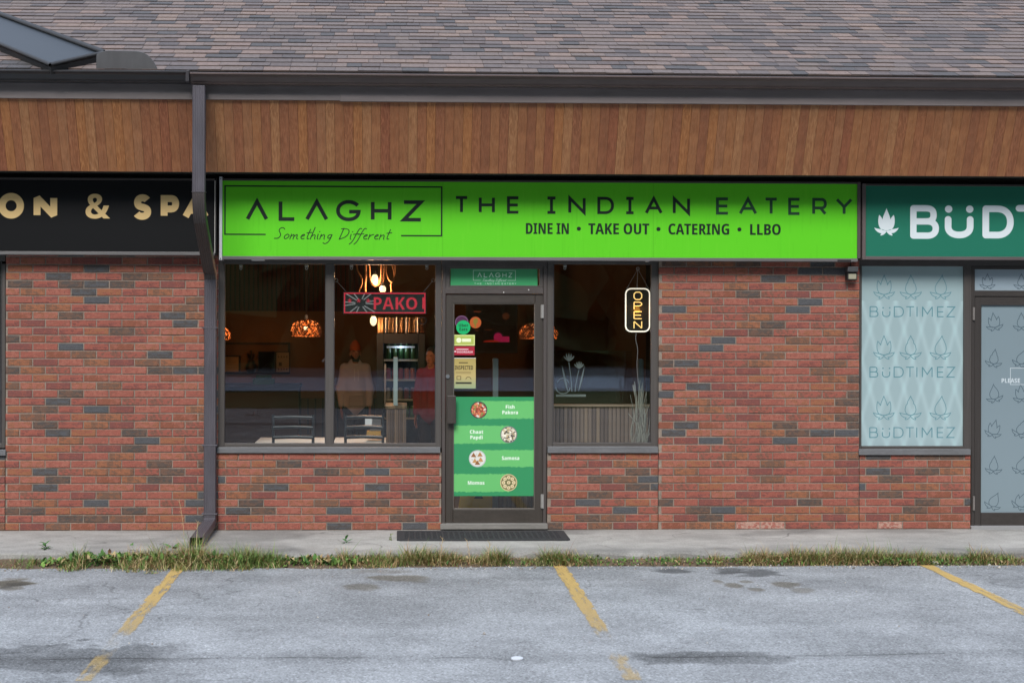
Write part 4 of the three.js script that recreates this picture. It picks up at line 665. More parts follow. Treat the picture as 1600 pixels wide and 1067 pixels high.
// LED sign in the window
{
  const z = -0.16, r = R(535.5, 456, 666.5, 491, z), t = thing('led_sign', 'red LED matrix sign reading PAKO hanging in the window', 'LED sign', [r.cx, r.cy, z]);
  const c = document.createElement('canvas'); c.width = 128; c.height = 32; const g = c.getContext('2d'); g.fillStyle = '#000'; g.fillRect(0, 0, 128, 32);
  g.strokeStyle = '#b8b8b8'; for (let i = 0; i < 18; i++) { const a = i / 18 * 6.283 + 0.1; g.lineWidth = 1.6; if (i % 3 !== 1) { g.beginPath(); g.moveTo(26 + 8 * Math.cos(a), 16 + 6 * Math.sin(a)); g.lineTo(26 + 36 * Math.cos(a), 16 + 22 * Math.sin(a)); g.stroke(); } }
  g.fillStyle = '#000'; g.fillRect(48, 3, 78, 25);
  g.fillStyle = '#ff2846'; g.font = 'bold 15px sans-serif'; g.fillText('*', 5, 20); g.fillText('*', 19, 20); g.fillText('*', 34, 20); g.save(); g.translate(44, 26); g.scale(1.02, 1); g.font = 'bold 27px sans-serif'; g.fillText('PAKO', 0, 0); g.restore(); g.fillRect(123, 7, 4, 18);
  g.strokeStyle = '#ff2846'; g.lineWidth = 2; g.strokeRect(1, 1, 126, 30);
  const src = g.getImageData(0, 0, 128, 32).data, K = 8;
  const em = tex(128 * K, 32 * K, (u, v, x, y) => { const i = ((31 - (y / K | 0)) * 128 + (x / K | 0)) * 4, d = Math.hypot(x % K - 3.5, y % K - 3.5), k = d < 3.6 ? 1 : 0.12; return [src[i] * k, src[i + 1] * k, src[i + 2] * k]; }, { rep: false });
  obj('case', [bb(-r.w / 2, r.w / 2, -r.h / 2, r.h / 2, -0.05, -0.004, 0.004)], darkM, t);
  obj('screen', [box(r.w - 0.02, r.h - 0.016, 0.004)], std({ color: lin(0x1a1f1e), emissive: new THREE.Color(1, 1, 1), emissiveMap: em, emissiveIntensity: 0.34, roughness: 0.5 }), t);
  for (const s of [-1, 1]) { const hx = at(s < 0 ? 525 : 677, 438, z); obj('chain', [tube([[s * (r.w / 2 - 0.03), r.h / 2, -0.02], [hx.x - r.cx, hx.y - r.cy, 0]], 0.0025, 4, 4)], greyM, t); obj('hook', [new THREE.TorusGeometry(0.016, 0.003, 6, 16).translate(hx.x - r.cx, hx.y - r.cy, 0)], greyM, t); }
  obj('cable', [tube(Array.from({ length: 15 }, (_, i) => { const p = at(660 + 7 * Math.cos(i * 1.15), 501 + 5.5 * Math.sin(i * 1.15), z); return [p.x - r.cx, p.y - r.cy, -0.01 - i * 0.002]; }), 0.003, 60, 4)], darkM, t);
}
// neon OPEN sign
{
  const z = -0.15, r = R(978, 451, 1015.5, 518, z), t = thing('open_sign', 'lit neon OPEN sign hanging in the narrow window', 'neon sign', [r.cx, r.cy, z]), w = r.w / 2, h = r.h / 2, k = 0.05;
  obj('backing', [bb(-w, w, -h, h, -0.016, -0.008, 0.002)], phy({ color: lin(0x2a2824), roughness: 0.2 }), t);
  const rp = []; for (const [cx, cy, a0] of [[w - k, h - k, 0], [-w + k, h - k, 1], [-w + k, -h + k, 2], [w - k, -h + k, 3]]) for (let i = 0; i <= 4; i++) { const a = (a0 + i / 4) * Math.PI / 2; rp.push([cx + k * Math.cos(a), cy + k * Math.sin(a), 0]); }
  const cv = new THREE.CurvePath(); for (let i = 0; i < rp.length; i++) cv.add(new THREE.LineCurve3(new THREE.Vector3(...rp[i]), new THREE.Vector3(...rp[(i + 1) % rp.length])));
  const white = std({ color: lin(0xfff6e8), emissive: new THREE.Color(1, 0.93, 0.78), emissiveIntensity: 0.3 }), amber = std({ color: lin(0xd8a850), emissive: new THREE.Color(1, 0.74, 0.28), emissiveIntensity: 0.36 });
  obj('neon_frame', [new THREE.TubeGeometry(cv, 96, 0.0068, 6, true)], white, t);
  const LT = { O: [[[0, 1], [0, 0.25], [0.25, 0], [0.75, 0], [1, 0.25], [1, 0.75], [0.75, 1], [0.25, 1], [0, 0.75]].slice(1)], P: [[[0, 1], [0, 0], [0.7, 0], [1, 0.15], [1, 0.4], [0.7, 0.55], [0, 0.55]]], E: [[[1, 0], [0, 0], [0, 1], [1, 1]], [[0, 0.5], [0.9, 0.5]]], N: [[[0, 1], [0, 0], [1, 1], [1, 0]]] };
  [['O', 456.5, 468], ['P', 472, 483], ['E', 487, 498], ['N', 502, 513]].forEach(([c, a, b]) => {
    const q = R(991, a, 1003, b, z), gs = []; for (const s of LT[c]) { const p = s.map(([u, v]) => new THREE.Vector3(q.x0 - r.cx + u * q.w, q.y1 - r.cy - v * q.h, 0.002)), path = new THREE.CurvePath(); if (c === 'O') p.push(p[0].clone()); for (let i = 0; i + 1 < p.length; i++) path.add(new THREE.LineCurve3(p[i], p[i + 1])); gs.push(new THREE.TubeGeometry(path, 40, 0.0052, 6, false)); }
    obj('neon_letter', gs, amber, t);
  });
  const hk = at(997, 420, z), H = [hk.x - r.cx, hk.y - r.cy, 0];
  obj('cord', [tube([[-w + 0.01, h, 0], H], 0.0022, 3, 4), tube([[w - 0.01, h, 0], H], 0.0022, 3, 4), tube([[-0.005, h, -0.01], H], 0.003, 3, 4)], greyM, t);
  obj('hook', [new THREE.TorusGeometry(0.014, 0.004, 6, 14).translate(...H)], greyM, t);
  obj('cable', [tube([[-0.01, -h, -0.01], ...[[994, 530], [997, 545], [996, 570], [998, 600]].map(([a, b]) => { const p = at(a, b, z); return [p.x - r.cx, p.y - r.cy, -0.01]; })], 0.0028, 20, 4)], greyM, t);
  const l = new THREE.PointLight(0xffb040, 0.02, 0, 2); l.position.set(r.cx, r.cy, z + 0.02); l.shadow.radius = 2; l.castShadow = true; scene.add(l);
}
{ // hooks on the head of the windows
  const m = std({ color: lin(0x9a9d9c), roughness: 0.4 });
  const S = [[376, 'leftmost small hook at the top of the two-pane window'], [478.5, 'small hook above the rattan lamp in the two-pane window'], [549, 'small hook above the left end of the red LED sign'], [667, 'small hook above the right end of the red LED sign'], [883, 'small hook at the top left of the OPEN sign window']];
  for (const [px, label] of S) { const p = at(px, 417.5, -0.1), t = thing('window_hook', label, 'hook', p.toArray(), 'hooks at the top of the windows'); obj('clip', [cbox(0.03, 0.022, 0.02, 0, 0.012, 0, 0.004)], m, t); obj('ring', [new THREE.TorusGeometry(0.011, 0.0035, 6, 12).translate(0, -0.01, 0)], m, t); }
}
// tables and chairs just behind the glass
const chairM = std({ color: lin(0x23282b), roughness: 0.4 });
function table(label, px0, px1, h, z0, z1) {
  const x0 = at(px0, 688, (z0 + z1) / 2).x, x1 = at(px1, 688, (z0 + z1) / 2).x, t = thing('dining_table', label, 'table', [(x0 + x1) / 2, FY, (z0 + z1) / 2]), w = x1 - x0, d = z1 - z0;
  obj('tabletop', [cbox(w, 0.035, d, 0, h - 0.0175, 0, 0.006)], whiteM, t); obj('post', [cyl(0.035, 0.035, h - 0.05, 14, 0, (h - 0.05) / 2 + 0.01, 0)], chairM, t); obj('foot_plate', [cyl(0.2, 0.22, 0.02, 24, 0, 0.012, 0)], chairM, t);
}
table('white-topped table behind the left pane of the two-pane window', 402, 518, 0.71, -1.4, -0.8); table('white-topped table under the metal napkin box, behind the right pane', 522, 603, 0.71, -1.4, -0.8);
function chair(label, px, w, z) {
  const x = at(px, 660, z).x, t = thing('dining_chair', label, 'chair', [x, FY, z], undefined), top = at(px, 648, z).y - FY;
  for (const s of [-1, 1]) obj('rear_leg', [tube([[s * w / 2, 0, 0.03], [s * w / 2, 0.45, 0], [s * w / 2, top, 0.02]], 0.014, 10, 6)], chairM, t);
  for (const s of [-1, 1]) obj('front_leg', [tube([[s * w / 2, 0, -0.42], [s * w / 2, 0.44, -0.4]], 0.013, 3, 6)], chairM, t);
  obj('seat', [cbox(w + 0.03, 0.035, 0.42, 0, 0.455, -0.2, 0.012)], chairM, t);
  for (const y of [top - 0.025, top - 0.12, top - 0.215]) obj('slat', [tube([[-w / 2, y, 0.016], [0, y + 0.004, -0.004], [w / 2, y, 0.016]], 0.017, 10, 6).scale(1, 1, 1)], chairM, t);
}
chair('black metal ladder-back chair behind the left pane of the two-pane window', 458, 0.38, -0.55); chair('black ladder-back chair beside the wood planter, partly behind the napkin box', 569, 0.36, -0.62);
{ const z = -1.0, r = R(578, 652, 596, 673, z), t = thing('napkin_box', 'shiny metal napkin box on the table left of the wooden planter', 'napkin box', [r.cx, r.y0, z]); obj('body', [cbox(r.w, r.h, 0.1, 0, r.h / 2, 0, 0.008)], chromeM, t); obj('napkins', [cbox(0.07, 0.09, 0.008, -0.07, 0.08, 0.055, 0.002)], std({ color: lin(0xe0e4e6), roughness: 0.9 }), t); const y = R(573, 673, 595, 684.5, z), b = obj('card_box', [cbox(y.w, y.h, 0.14, 0, 0, 0, 0.004)], std({ color: lin(0xa88038), roughness: 0.8 })); b.position.set(y.cx, y.cy, z); tag(b, 'small yellow-brown cardboard box under the metal napkin box', 'box'); }
// wooden planter with glass screen, half wall, and the other screen posts
const lamT = tex(256, 256, (u, v) => { const k = Math.floor(u * 9), c = 150 + 70 * (h2(k, 1, 5) - 0.5) + 40 * (fbm(u * 40, v * 3, 3, 881) - 0.5); return [c, c * 0.9, c * 0.8]; });
{
  const z = -0.5, r = R(603, 634, 635, 696, z), t = thing('wood_planter', 'upright striped wood pedestal carrying a glass screen post, behind the window', 'pedestal', [r.cx, FY, z]);
  obj('core', [bb(-r.w / 2 + 0.008, r.w / 2 - 0.008, 0, r.y1 - FY - 0.03, -0.5, -0.012)], std({ color: lin(0x6a5a4a), roughness: 0.7 }), t); obj('cap', [bb(-r.w / 2 - 0.006, r.w / 2 + 0.006, r.y1 - FY - 0.03, r.y1 - FY, -0.51, 0.006)], std({ color: lin(0x9c8c78), map: lamT, roughness: 0.6 }), t);
  const n = 5; for (let i = 0; i < n; i++) obj('strip', [bb(-r.w / 2 + i * r.w / n + 0.002, -r.w / 2 + (i + 1) * r.w / n - 0.002, 0, r.y1 - FY - 0.03, -0.012, 0.0)], std({ color: lin([0x8d7a68, 0x6f5c4c, 0xa08c78, 0x7d6857, 0x94806c][i]), map: lamT, roughness: 0.6 }), t);
  const p = R(614.5, 558, 621.5, 633.5, z), s = thing('glass_screen', 'glass screen seen edge-on, standing on the striped wood pedestal', 'glass screen', [p.cx, p.y0, z - 0.25]); obj('pane', [box(0.01, p.h, 0.45, 0, p.h / 2, 0)], glassM, s); obj('post', [cbox(p.w, p.h, 0.03, 0, p.h / 2, 0.24, 0.004)], std({ color: lin(0x8b9794), roughness: 0.35 }), s);
}
{
  const z = -0.75, r = R(780, 632.5, 1040, 800, z), t = thing('half_wall', 'low partition of vertical wood slats behind the narrow window and the door', 'partition', [r.x0, FY, z]), h = r.y1 - FY;
  obj('core', [box(r.w, h - 0.02, 0.1, r.w / 2, (h - 0.02) / 2, -0.07)], darkM, t); obj('cap', [bb(0, r.w, h - 0.02, h, -0.13, 0.01)], std({ color: lin(0x8a7a68), roughness: 0.6 }), t);
  const g = cbox(0.034, h - 0.025, 0.016, 0, (h - 0.025) / 2, 0, 0.003), ms = [0x77675a, 0x6c5c50, 0x83715f, 0x5f5148].map((c) => std({ color: lin(c), roughness: 0.65 })); for (let x = 0.02; x < r.w; x += 0.0395) { const m = new THREE.Mesh(g, pick(ms)); m.name = 'slat'; m.position.set(x, 0, -0.01); m.castShadow = m.receiveShadow = true; t.add(m); }
  const etch = print([868, 548, 922, 621], 512, (gg) => {
    gg.strokeStyle = gg.fillStyle = '#fff'; gg.lineWidth = 1.3;
    const tulip = (x, y, s) => { for (const [a, b] of [[-0.9, -0.5], [-0.45, -0.9], [0, -1], [0.45, -0.9], [0.9, -0.5]]) { gg.beginPath(); gg.moveTo(x, y + 5 * s); gg.bezierCurveTo(x + a * 7 * s - 2, y, x + a * 8 * s - 1, y + b * 6 * s, x + a * 9 * s, y + b * 9 * s); gg.bezierCurveTo(x + a * 8 * s + 2, y + b * 3 * s, x + a * 5 * s + 2, y + 2, x, y + 5 * s); gg.fill(); } };
    tulip(889, 560, 1); tulip(905, 572, 0.9); gg.beginPath(); gg.moveTo(889, 566); gg.quadraticCurveTo(893, 590, 894, 612); gg.moveTo(905, 578); gg.quadraticCurveTo(900, 596, 899, 612); gg.stroke();
    for (const [x, b] of [[878, 888], [914, 904]]) { gg.beginPath(); gg.moveTo(x, 570); gg.quadraticCurveTo((x + b) / 2 - 3, 595, b, 613); gg.quadraticCurveTo((x + b) / 2 + 3, 592, x, 570); gg.fill(); }
    gg.lineWidth = 1.6; gg.strokeRect(870, 617, 45, 2); gg.beginPath(); gg.ellipse(880, 605, 11, 10, 0, 0, 3.2); gg.stroke(); gg.beginPath(); gg.arc(880, 600, 9, 3.4, 6.1); gg.stroke();
  }, '#000');
  const e = R(866, 548, 990, 631, z), s = thing('etched_screen', 'clear glass screen with etched white tulips on the slatted partition', 'glass screen', [e.x0, e.y0, z - 0.06]); obj('pane', [box(e.w, e.h, 0.008, e.w / 2, e.h / 2, 0)], glassM, s);
  const q = R(868, 548, 922, 621, z - 0.05); obj('etching', [new THREE.PlaneGeometry(q.w, q.h).translate(q.cx - e.x0, q.cy - e.y0, 0.006)], std({ color: lin(0x8a9490), alphaMap: etch, transparent: true, roughness: 0.9 }), s);
  const p = R(999, 561, 1007, 631, z); obj('post', [cbox(p.w, p.h, 0.04, p.cx - e.x0, p.h / 2, 0.01, 0.004)], std({ color: lin(0x5c6a68), roughness: 0.35 }), s);
  const p2 = R(770, 560, 778.5, 640, z), s2 = thing('screen_post', 'grey upright post of a glass screen seen through the entrance door', 'post', [p2.cx, FY, z]); obj('post', [cbox(p2.w, p2.y1 - FY, 0.04, 0, (p2.y1 - FY) / 2, 0, 0.004)], std({ color: lin(0x707c7a), roughness: 0.35 }), s2); obj('base', [cbox(0.12, 0.01, 0.12, 0, 0.006, 0, 0.002)], darkM, s2);
}
{ // wet floor sign and the television
  const z = -0.9, r = R(716, 700, 778, 800, z), t = thing('floor_sign', 'yellow folding floor sign standing behind the foot of the glass door', 'floor sign', [r.cx, FY, z]), s = new THREE.Shape([[-r.w / 2, 0], [r.w / 2, 0], [r.w * 0.28, 0.62], [-r.w * 0.28, 0.62]].map((p) => new THREE.Vector2(...p)));
  const m = std({ color: lin(0xb09038), roughness: 0.5 }); obj('panel', [new THREE.ExtrudeGeometry(s, { depth: 0.012, bevelEnabled: false }).rotateX(-0.2).translate(0, 0, 0.13)], m, t); obj('panel', [new THREE.ExtrudeGeometry(s, { depth: 0.012, bevelEnabled: false }).rotateX(0.2).translate(0, 0, -0.13)], m, t);
  obj('symbol', [new THREE.ExtrudeGeometry(new THREE.Shape([[-0.045, 0], [0.045, 0], [0, 0.075]].map((p) => new THREE.Vector2(...p))), { depth: 0.002, bevelEnabled: false }).translate(0, 0.17, 0.0).rotateX(-0.2).translate(0, 0, 0.1435)], darkM, t);
  const zt = -4, q = R(728, 473, 809, 552, zt), v = thing('television', 'black television with a pink picture seen through the glass door', 'television', [q.cx, q.cy, zt]);
  const sc = print([728, 473, 809, 552], 256, (g) => { g.fillStyle = '#3a0c26'; g.beginPath(); g.arc(779, 527, 8, 0, 7); g.fill(); g.fillStyle = '#b01848'; g.fillRect(772, 527, 26, 10); g.beginPath(); g.arc(779, 528, 7, 0, 7); g.fill(); g.fillStyle = '#a01c10'; g.beginPath(); g.ellipse(768, 537, 14, 3.5, 0, 3.14, 6.28); g.fill(); g.fillStyle = '#703018'; g.fillRect(738, 483, 12, 2.4); g.fillRect(740, 516, 7, 1.2); g.fillRect(757, 515, 12, 1); g.fillStyle = '#4c2410'; g.beginPath(); g.arc(792, 492, 6, 0, 7); g.fill(); }, '#000');
  obj('casing', [bb(-q.w / 2, q.w / 2, -q.h / 2, q.h / 2, -0.05, -0.004)], darkM, v); obj('screen', [box(q.w - 0.04, q.h - 0.06, 0.004)], std({ color: lin(0x030303), emissive: new THREE.Color(1, 1, 1), emissiveMap: sc, emissiveIntensity: 0.2, roughness: 0.7 }), v); obj('bracket', [bb(-0.04, 0.04, -0.1, CY - q.cy, -0.1, -0.052)], darkM, v);
}
{ // bundle of dry twigs in a vase
  const z = -0.35, b = at(1001, 692, z), t = thing('twig_bundle', 'bundle of pale dry twigs standing in the narrow window under the OPEN sign', 'twigs', [b.x, b.y - 0.12, z]), gs = [], m = std({ color: lin(0x9a9c92), roughness: 0.8 });
  for (let i = 0; i < 34; i++) { const a = rr(-1, 1), h = rr(0.35, 0.72), x0 = rr(-0.07, 0.07), w = rr(-0.03, 0.03), tip = x0 + a * 0.06 + (i % 6 === 0 ? a * 0.06 : 0); gs.push(tube([[x0, 0, rr(-0.04, 0.04)], [x0 + a * 0.02 + w, h * 0.35, rr(-0.05, 0.05)], [x0 + a * 0.05 - w, h * 0.7, rr(-0.05, 0.05)], [tip, h, rr(-0.06, 0.06)]], rr(0.002, 0.0036), 10, 4)); if (i % 2) gs.push(tube([[x0 + a * 0.05 - w, h * 0.66, 0], [tip + rr(-0.06, 0.06), h * 0.85, rr(-0.03, 0.03)]], 0.0016, 4, 3)); }
  obj('twigs', gs, m, t); obj('vase', [new THREE.LatheGeometry([[0.001, -0.33], [0.09, -0.33], [0.1, -0.2], [0.08, 0.02], [0.074, 0.02], [0.09, -0.2]].map((p) => new THREE.Vector2(...p)), 20)], std({ color: lin(0x6d6a62), roughness: 0.5 }), t);
  const st = thing('display_ledge', 'low ledge inside the narrow window under the dry twigs', 'ledge', [b.x - 0.05, FY, z]); obj('top', [cbox(0.5, 0.03, 0.3, 0, b.y - 0.45 - FY - 0.017, 0)], darkM, st); obj('support', [box(0.44, b.y - 0.484 - FY, 0.24, 0, (b.y - 0.484 - FY) / 2, 0)], darkM, st);
}
// two people mirrored in the glass, built as solid figures inside
function field(parts, lo, hi, cell, k, mat0) {
  const size = new THREE.Vector3().subVectors(hi, lo), n = Math.ceil(Math.max(size.x, size.y, size.z) / cell) + 4, mc = new MarchingCubes(n, mat0, false, false, 120000), half = n / 2, S = n * cell / 2, c = new THREE.Vector3().addVectors(lo, hi).multiplyScalar(0.5);
  const pa = parts.map(([a, b, ra, rb, sx = 1, sz = 1]) => ({ ax: a[0], ay: a[1], az: a[2], dx: b[0] - a[0], dy: b[1] - a[1], dz: b[2] - a[2], l2: Math.max(1e-9, (b[0] - a[0]) ** 2 + (b[1] - a[1]) ** 2 + (b[2] - a[2]) ** 2), ra, rb, sx, sz }));
  mc.isolation = 0;
  for (let z = 0; z < n; z++) for (let y = 0; y < n; y++) for (let x = 0; x < n; x++) {
    const px = (x - half) / half * S + c.x, py = (y - half) / half * S + c.y, pz = (z - half) / half * S + c.z; let d = 9;
    for (const q of pa) { const t = clamp(((px - q.ax) * q.dx + (py - q.ay) * q.dy + (pz - q.az) * q.dz) / q.l2), ex = (px - q.ax - t * q.dx) / q.sx, ey = py - q.ay - t * q.dy, ez = (pz - q.az - t * q.dz) / q.sz, e = Math.sqrt(ex * ex + ey * ey + ez * ez) - (q.ra + (q.rb - q.ra) * t), m = Math.max(0, k - Math.abs(d - e)) / k; d = Math.min(d, e) - m * m * k * 0.25; }
    mc.field[x + y * n + z * n * n] = -d;
  }
  mc.update(); const g = new THREE.BufferGeometry(), cnt = mc.count, p = mc.positionArray.slice(0, cnt * 3), nn = mc.normalArray.slice(0, cnt * 3);
  for (let i = 0; i < p.length; i += 3) { p[i] = p[i] * S + c.x; p[i + 1] = p[i + 1] * S + c.y; p[i + 2] = p[i + 2] * S + c.z; }
  g.setAttribute('position', new THREE.BufferAttribute(p, 3)); g.setAttribute('normal', new THREE.BufferAttribute(nn, 3)); return g;
}
const V3 = (x, y, z) => new THREE.Vector3(x, y, z);
function person(label, px, pyHead, z, turn, hex, cap) {
  const f = at(px, pyHead, z), H = f.y - FY, k = H / 1.75, t = thing('person', label, 'person', [f.x, FY, z]); t.rotation.y = turn; t.scale.set(k * 0.84, k, k * 0.84);
  const skin = std({ color: lin(0x9a6a50), roughness: 0.6 }), nul = skin, arm = (s) => [[s * 0.18, 1.42, 0], [s * 0.25, 1.14, -0.01], [s * 0.24, 0.9, 0.05]];
  const body = [[[0, 0.95, 0], [0, 1.38, 0], 0.13, 0.12, 1.15, 0.8], [[0, 1.42, -0.005], [0, 1.54, 0.01], 0.055, 0.052]];
  for (const s of [-1, 1]) { const [A, B, C] = arm(s); body.push([A, B, 0.05, 0.04], [B, C, 0.038, 0.027], [[s * 0.09, 0.92, 0], [s * 0.1, 0.5, 0.01], 0.085, 0.055], [[s * 0.1, 0.5, 0.01], [s * 0.105, 0.09, -0.01], 0.05, 0.035], [[s * 0.105, 0.05, -0.02], [s * 0.125, 0.03, 0.13], 0.04, 0.032]); }
  const gs = [field(body, V3(-0.34, -0.02, -0.2), V3(0.34, 1.62, 0.22), 0.016, 0.03, nul)];
  const head = [[[0, 1.66, -0.005], [0, 1.63, 0.01], 0.092, 0.085, 0.86, 1.05], [[0, 1.57, 0.045], [0, 1.55, 0.055], 0.045, 0.036], [[0, 1.645, 0.09], [0, 1.61, 0.112], 0.009, 0.014], [[-0.018, 1.574, 0.094], [0.018, 1.574, 0.094], 0.009, 0.009], [[-0.04, 1.662, 0.083], [0.04, 1.662, 0.083], 0.014, 0.014]];
  for (const s of [-1, 1]) head.push([[s * 0.08, 1.64, -0.01], [s * 0.085, 1.61, 0], 0.016, 0.012], [[s * 0.032, 1.64, 0.082], [s * 0.034, 1.64, 0.084], 0.012, 0.012]);
  gs.push(field(head, V3(-0.11, 1.5, -0.11), V3(0.11, 1.76, 0.13), 0.005, 0.012, nul));
  for (const s of [-1, 1]) { const C = [s * 0.24, 0.9, 0.05], P = [s * 0.238, 0.82, 0.065], hand5 = [[C, P, 0.026, 0.032, 0.55, 1.1]]; [[-0.03, 0.068], [-0.01, 0.08], [0.01, 0.076], [0.03, 0.058]].forEach(([o, l]) => { const b = [P[0], P[1] - 0.015, P[2] + o], m = [P[0] - s * 0.006, b[1] - l * 0.55, b[2] + 0.004], e = [P[0] - s * 0.02, b[1] - l, b[2] + 0.006]; hand5.push([b, m, 0.0085, 0.008], [m, e, 0.008, 0.0068]); }); hand5.push([[P[0] - s * 0.004, P[1] + 0.03, P[2] + 0.03], [P[0] - s * 0.012, P[1] - 0.01, P[2] + 0.055], 0.011, 0.009], [[P[0] - s * 0.012, P[1] - 0.01, P[2] + 0.055], [P[0] - s * 0.018, P[1] - 0.04, P[2] + 0.058], 0.009, 0.0075]); gs.push(field(hand5, V3(C[0] - 0.05, 0.7, -0.02), V3(C[0] + 0.05, 0.93, 0.14), 0.0045, 0.005, nul)); }
  obj('body', gs, skin, t);
  const top = [[[0, 0.93, 0], [0, 1.36, 0], 0.165, 0.15, 1.15, 0.85], [[-0.17, 1.42, -0.01], [0.17, 1.42, -0.01], 0.068, 0.068], [[-0.05, 1.5, -0.05], [0.05, 1.5, -0.05], 0.055, 0.055]];
  for (const s of [-1, 1]) { const [A, B, C] = arm(s); top.push([A, B, 0.072, 0.064], [B, [C[0], C[1] + 0.03, C[2]], 0.062, 0.045]); }
  obj(cap ? 'hoodie' : 'jacket', [field(top, V3(-0.36, 0.74, -0.26), V3(0.36, 1.6, 0.26), 0.014, 0.05, nul)], std({ color: lin(hex), roughness: 0.95 }), t);
  { const cl = t.children[1], m2 = std({ color: lin(hex).multiplyScalar(0.82), roughness: 0.95 }); if (cap) { obj('pocket', [cbox(0.24, 0.15, 0.02, 0, 0.98, 0.145, 0.009)], m2, cl); for (const sx of [-0.025, 0.025]) obj('drawstring', [tube([[sx, 1.42, 0.135], [sx * 1.3, 1.34, 0.15], [sx * 1.2, 1.26, 0.152]], 0.004, 6, 5)], whiteM, cl); } else obj('zip', [cbox(0.012, 0.46, 0.012, 0, 1.15, 0.143, 0.003)], m2, cl); }
  const bd = t.children[0], dk2 = std({ color: lin(0x1c1512), roughness: 0.7 }), ell = (x, y, z2, a, b, c2) => new THREE.SphereGeometry(1, 12, 8).scale(a, b, c2).translate(x, y, z2);
  obj('eyes', [ell(-0.032, 1.642, 0.088, 0.011, 0.006, 0.008), ell(0.032, 1.642, 0.088, 0.011, 0.006, 0.008)], dk2, bd); obj('eyebrows', [ell(-0.034, 1.664, 0.094, 0.019, 0.005, 0.006), ell(0.034, 1.664, 0.094, 0.019, 0.005, 0.006)], dk2, bd);
  obj('mouth', [ell(0, 1.575, 0.1, 0.02, 0.004, 0.006)], std({ color: lin(0x6a3a34), roughness: 0.6 }), bd);
  if (cap) obj('beard', [field([[[-0.055, 1.6, 0.03], [-0.03, 1.545, 0.07], 0.022, 0.022], [[0.055, 1.6, 0.03], [0.03, 1.545, 0.07], 0.022, 0.022], [[-0.03, 1.543, 0.07], [0.03, 1.543, 0.07], 0.024, 0.024]], V3(-0.09, 1.5, -0.02), V3(0.09, 1.64, 0.12), 0.006, 0.015, nul)], dk2, bd);
  const leg = [[[-0.06, 0.96, 0], [0.06, 0.96, 0], 0.125, 0.125, 1, 0.9]]; for (const s of [-1, 1]) leg.push([[s * 0.09, 0.92, 0], [s * 0.1, 0.5, 0.01], 0.1, 0.078], [[s * 0.1, 0.5, 0.01], [s * 0.105, 0.1, -0.01], 0.076, 0.066]);
  obj('trousers', [field(leg, V3(-0.24, 0, -0.2), V3(0.24, 1.12, 0.2), 0.014, 0.02, nul)], std({ color: lin(0x1e1f24), roughness: 0.95 }), t);
  for (const s of [-1, 1]) obj('shoe', [field([[[s * 0.105, 0.045, -0.04], [s * 0.125, 0.035, 0.15], 0.052, 0.042], [[s * 0.105, 0.08, -0.03], [s * 0.107, 0.1, -0.02], 0.05, 0.046]], V3(s * 0.115 - 0.08, -0.02, -0.12), V3(s * 0.115 + 0.08, 0.16, 0.22), 0.01, 0.02, nul)], std({ color: lin(0x2a2a2a), roughness: 0.8 }), t);
  if (cap) { obj('knit_cap', [field([[[0, 1.7, -0.02], [0, 1.69, -0.01], 0.1, 0.098, 0.92, 1.08], [[0, 1.76, -0.02], [0, 1.77, -0.02], 0.05, 0.05]], V3(-0.13, 1.55, -0.15), V3(0.13, 1.85, 0.13), 0.008, 0.03, nul)].map((g) => { const p = g.attributes.position; for (let i = 0; i < p.count; i++) if (p.getY(i) < 1.678) p.setY(i, 1.678); return g; }), std({ color: lin(0xa8501c), roughness: 0.95 }), t); }
  else obj('hair', [field([[[0, 1.69, -0.03], [0, 1.68, -0.02], 0.094, 0.092, 0.92, 1.05], [[0, 1.6, -0.075], [0, 1.55, -0.07], 0.05, 0.04, 1.3, 0.8]], V3(-0.13, 1.48, -0.16), V3(0.13, 1.82, 0.1), 0.008, 0.03, nul)], std({ color: lin(0x1a1512), roughness: 0.8 }), t);
}
person('person in a light grey hoodie and orange cap mirrored in the window, built as a solid figure behind it', 555, 539, -4.7, 0.15, 0xb6b2ba, true);
person('person in a dark red jacket, a window reflection built solid, partly hidden by the window frame at the door', 674, 545, -3.3, -0.5, 0x7a2228, false);

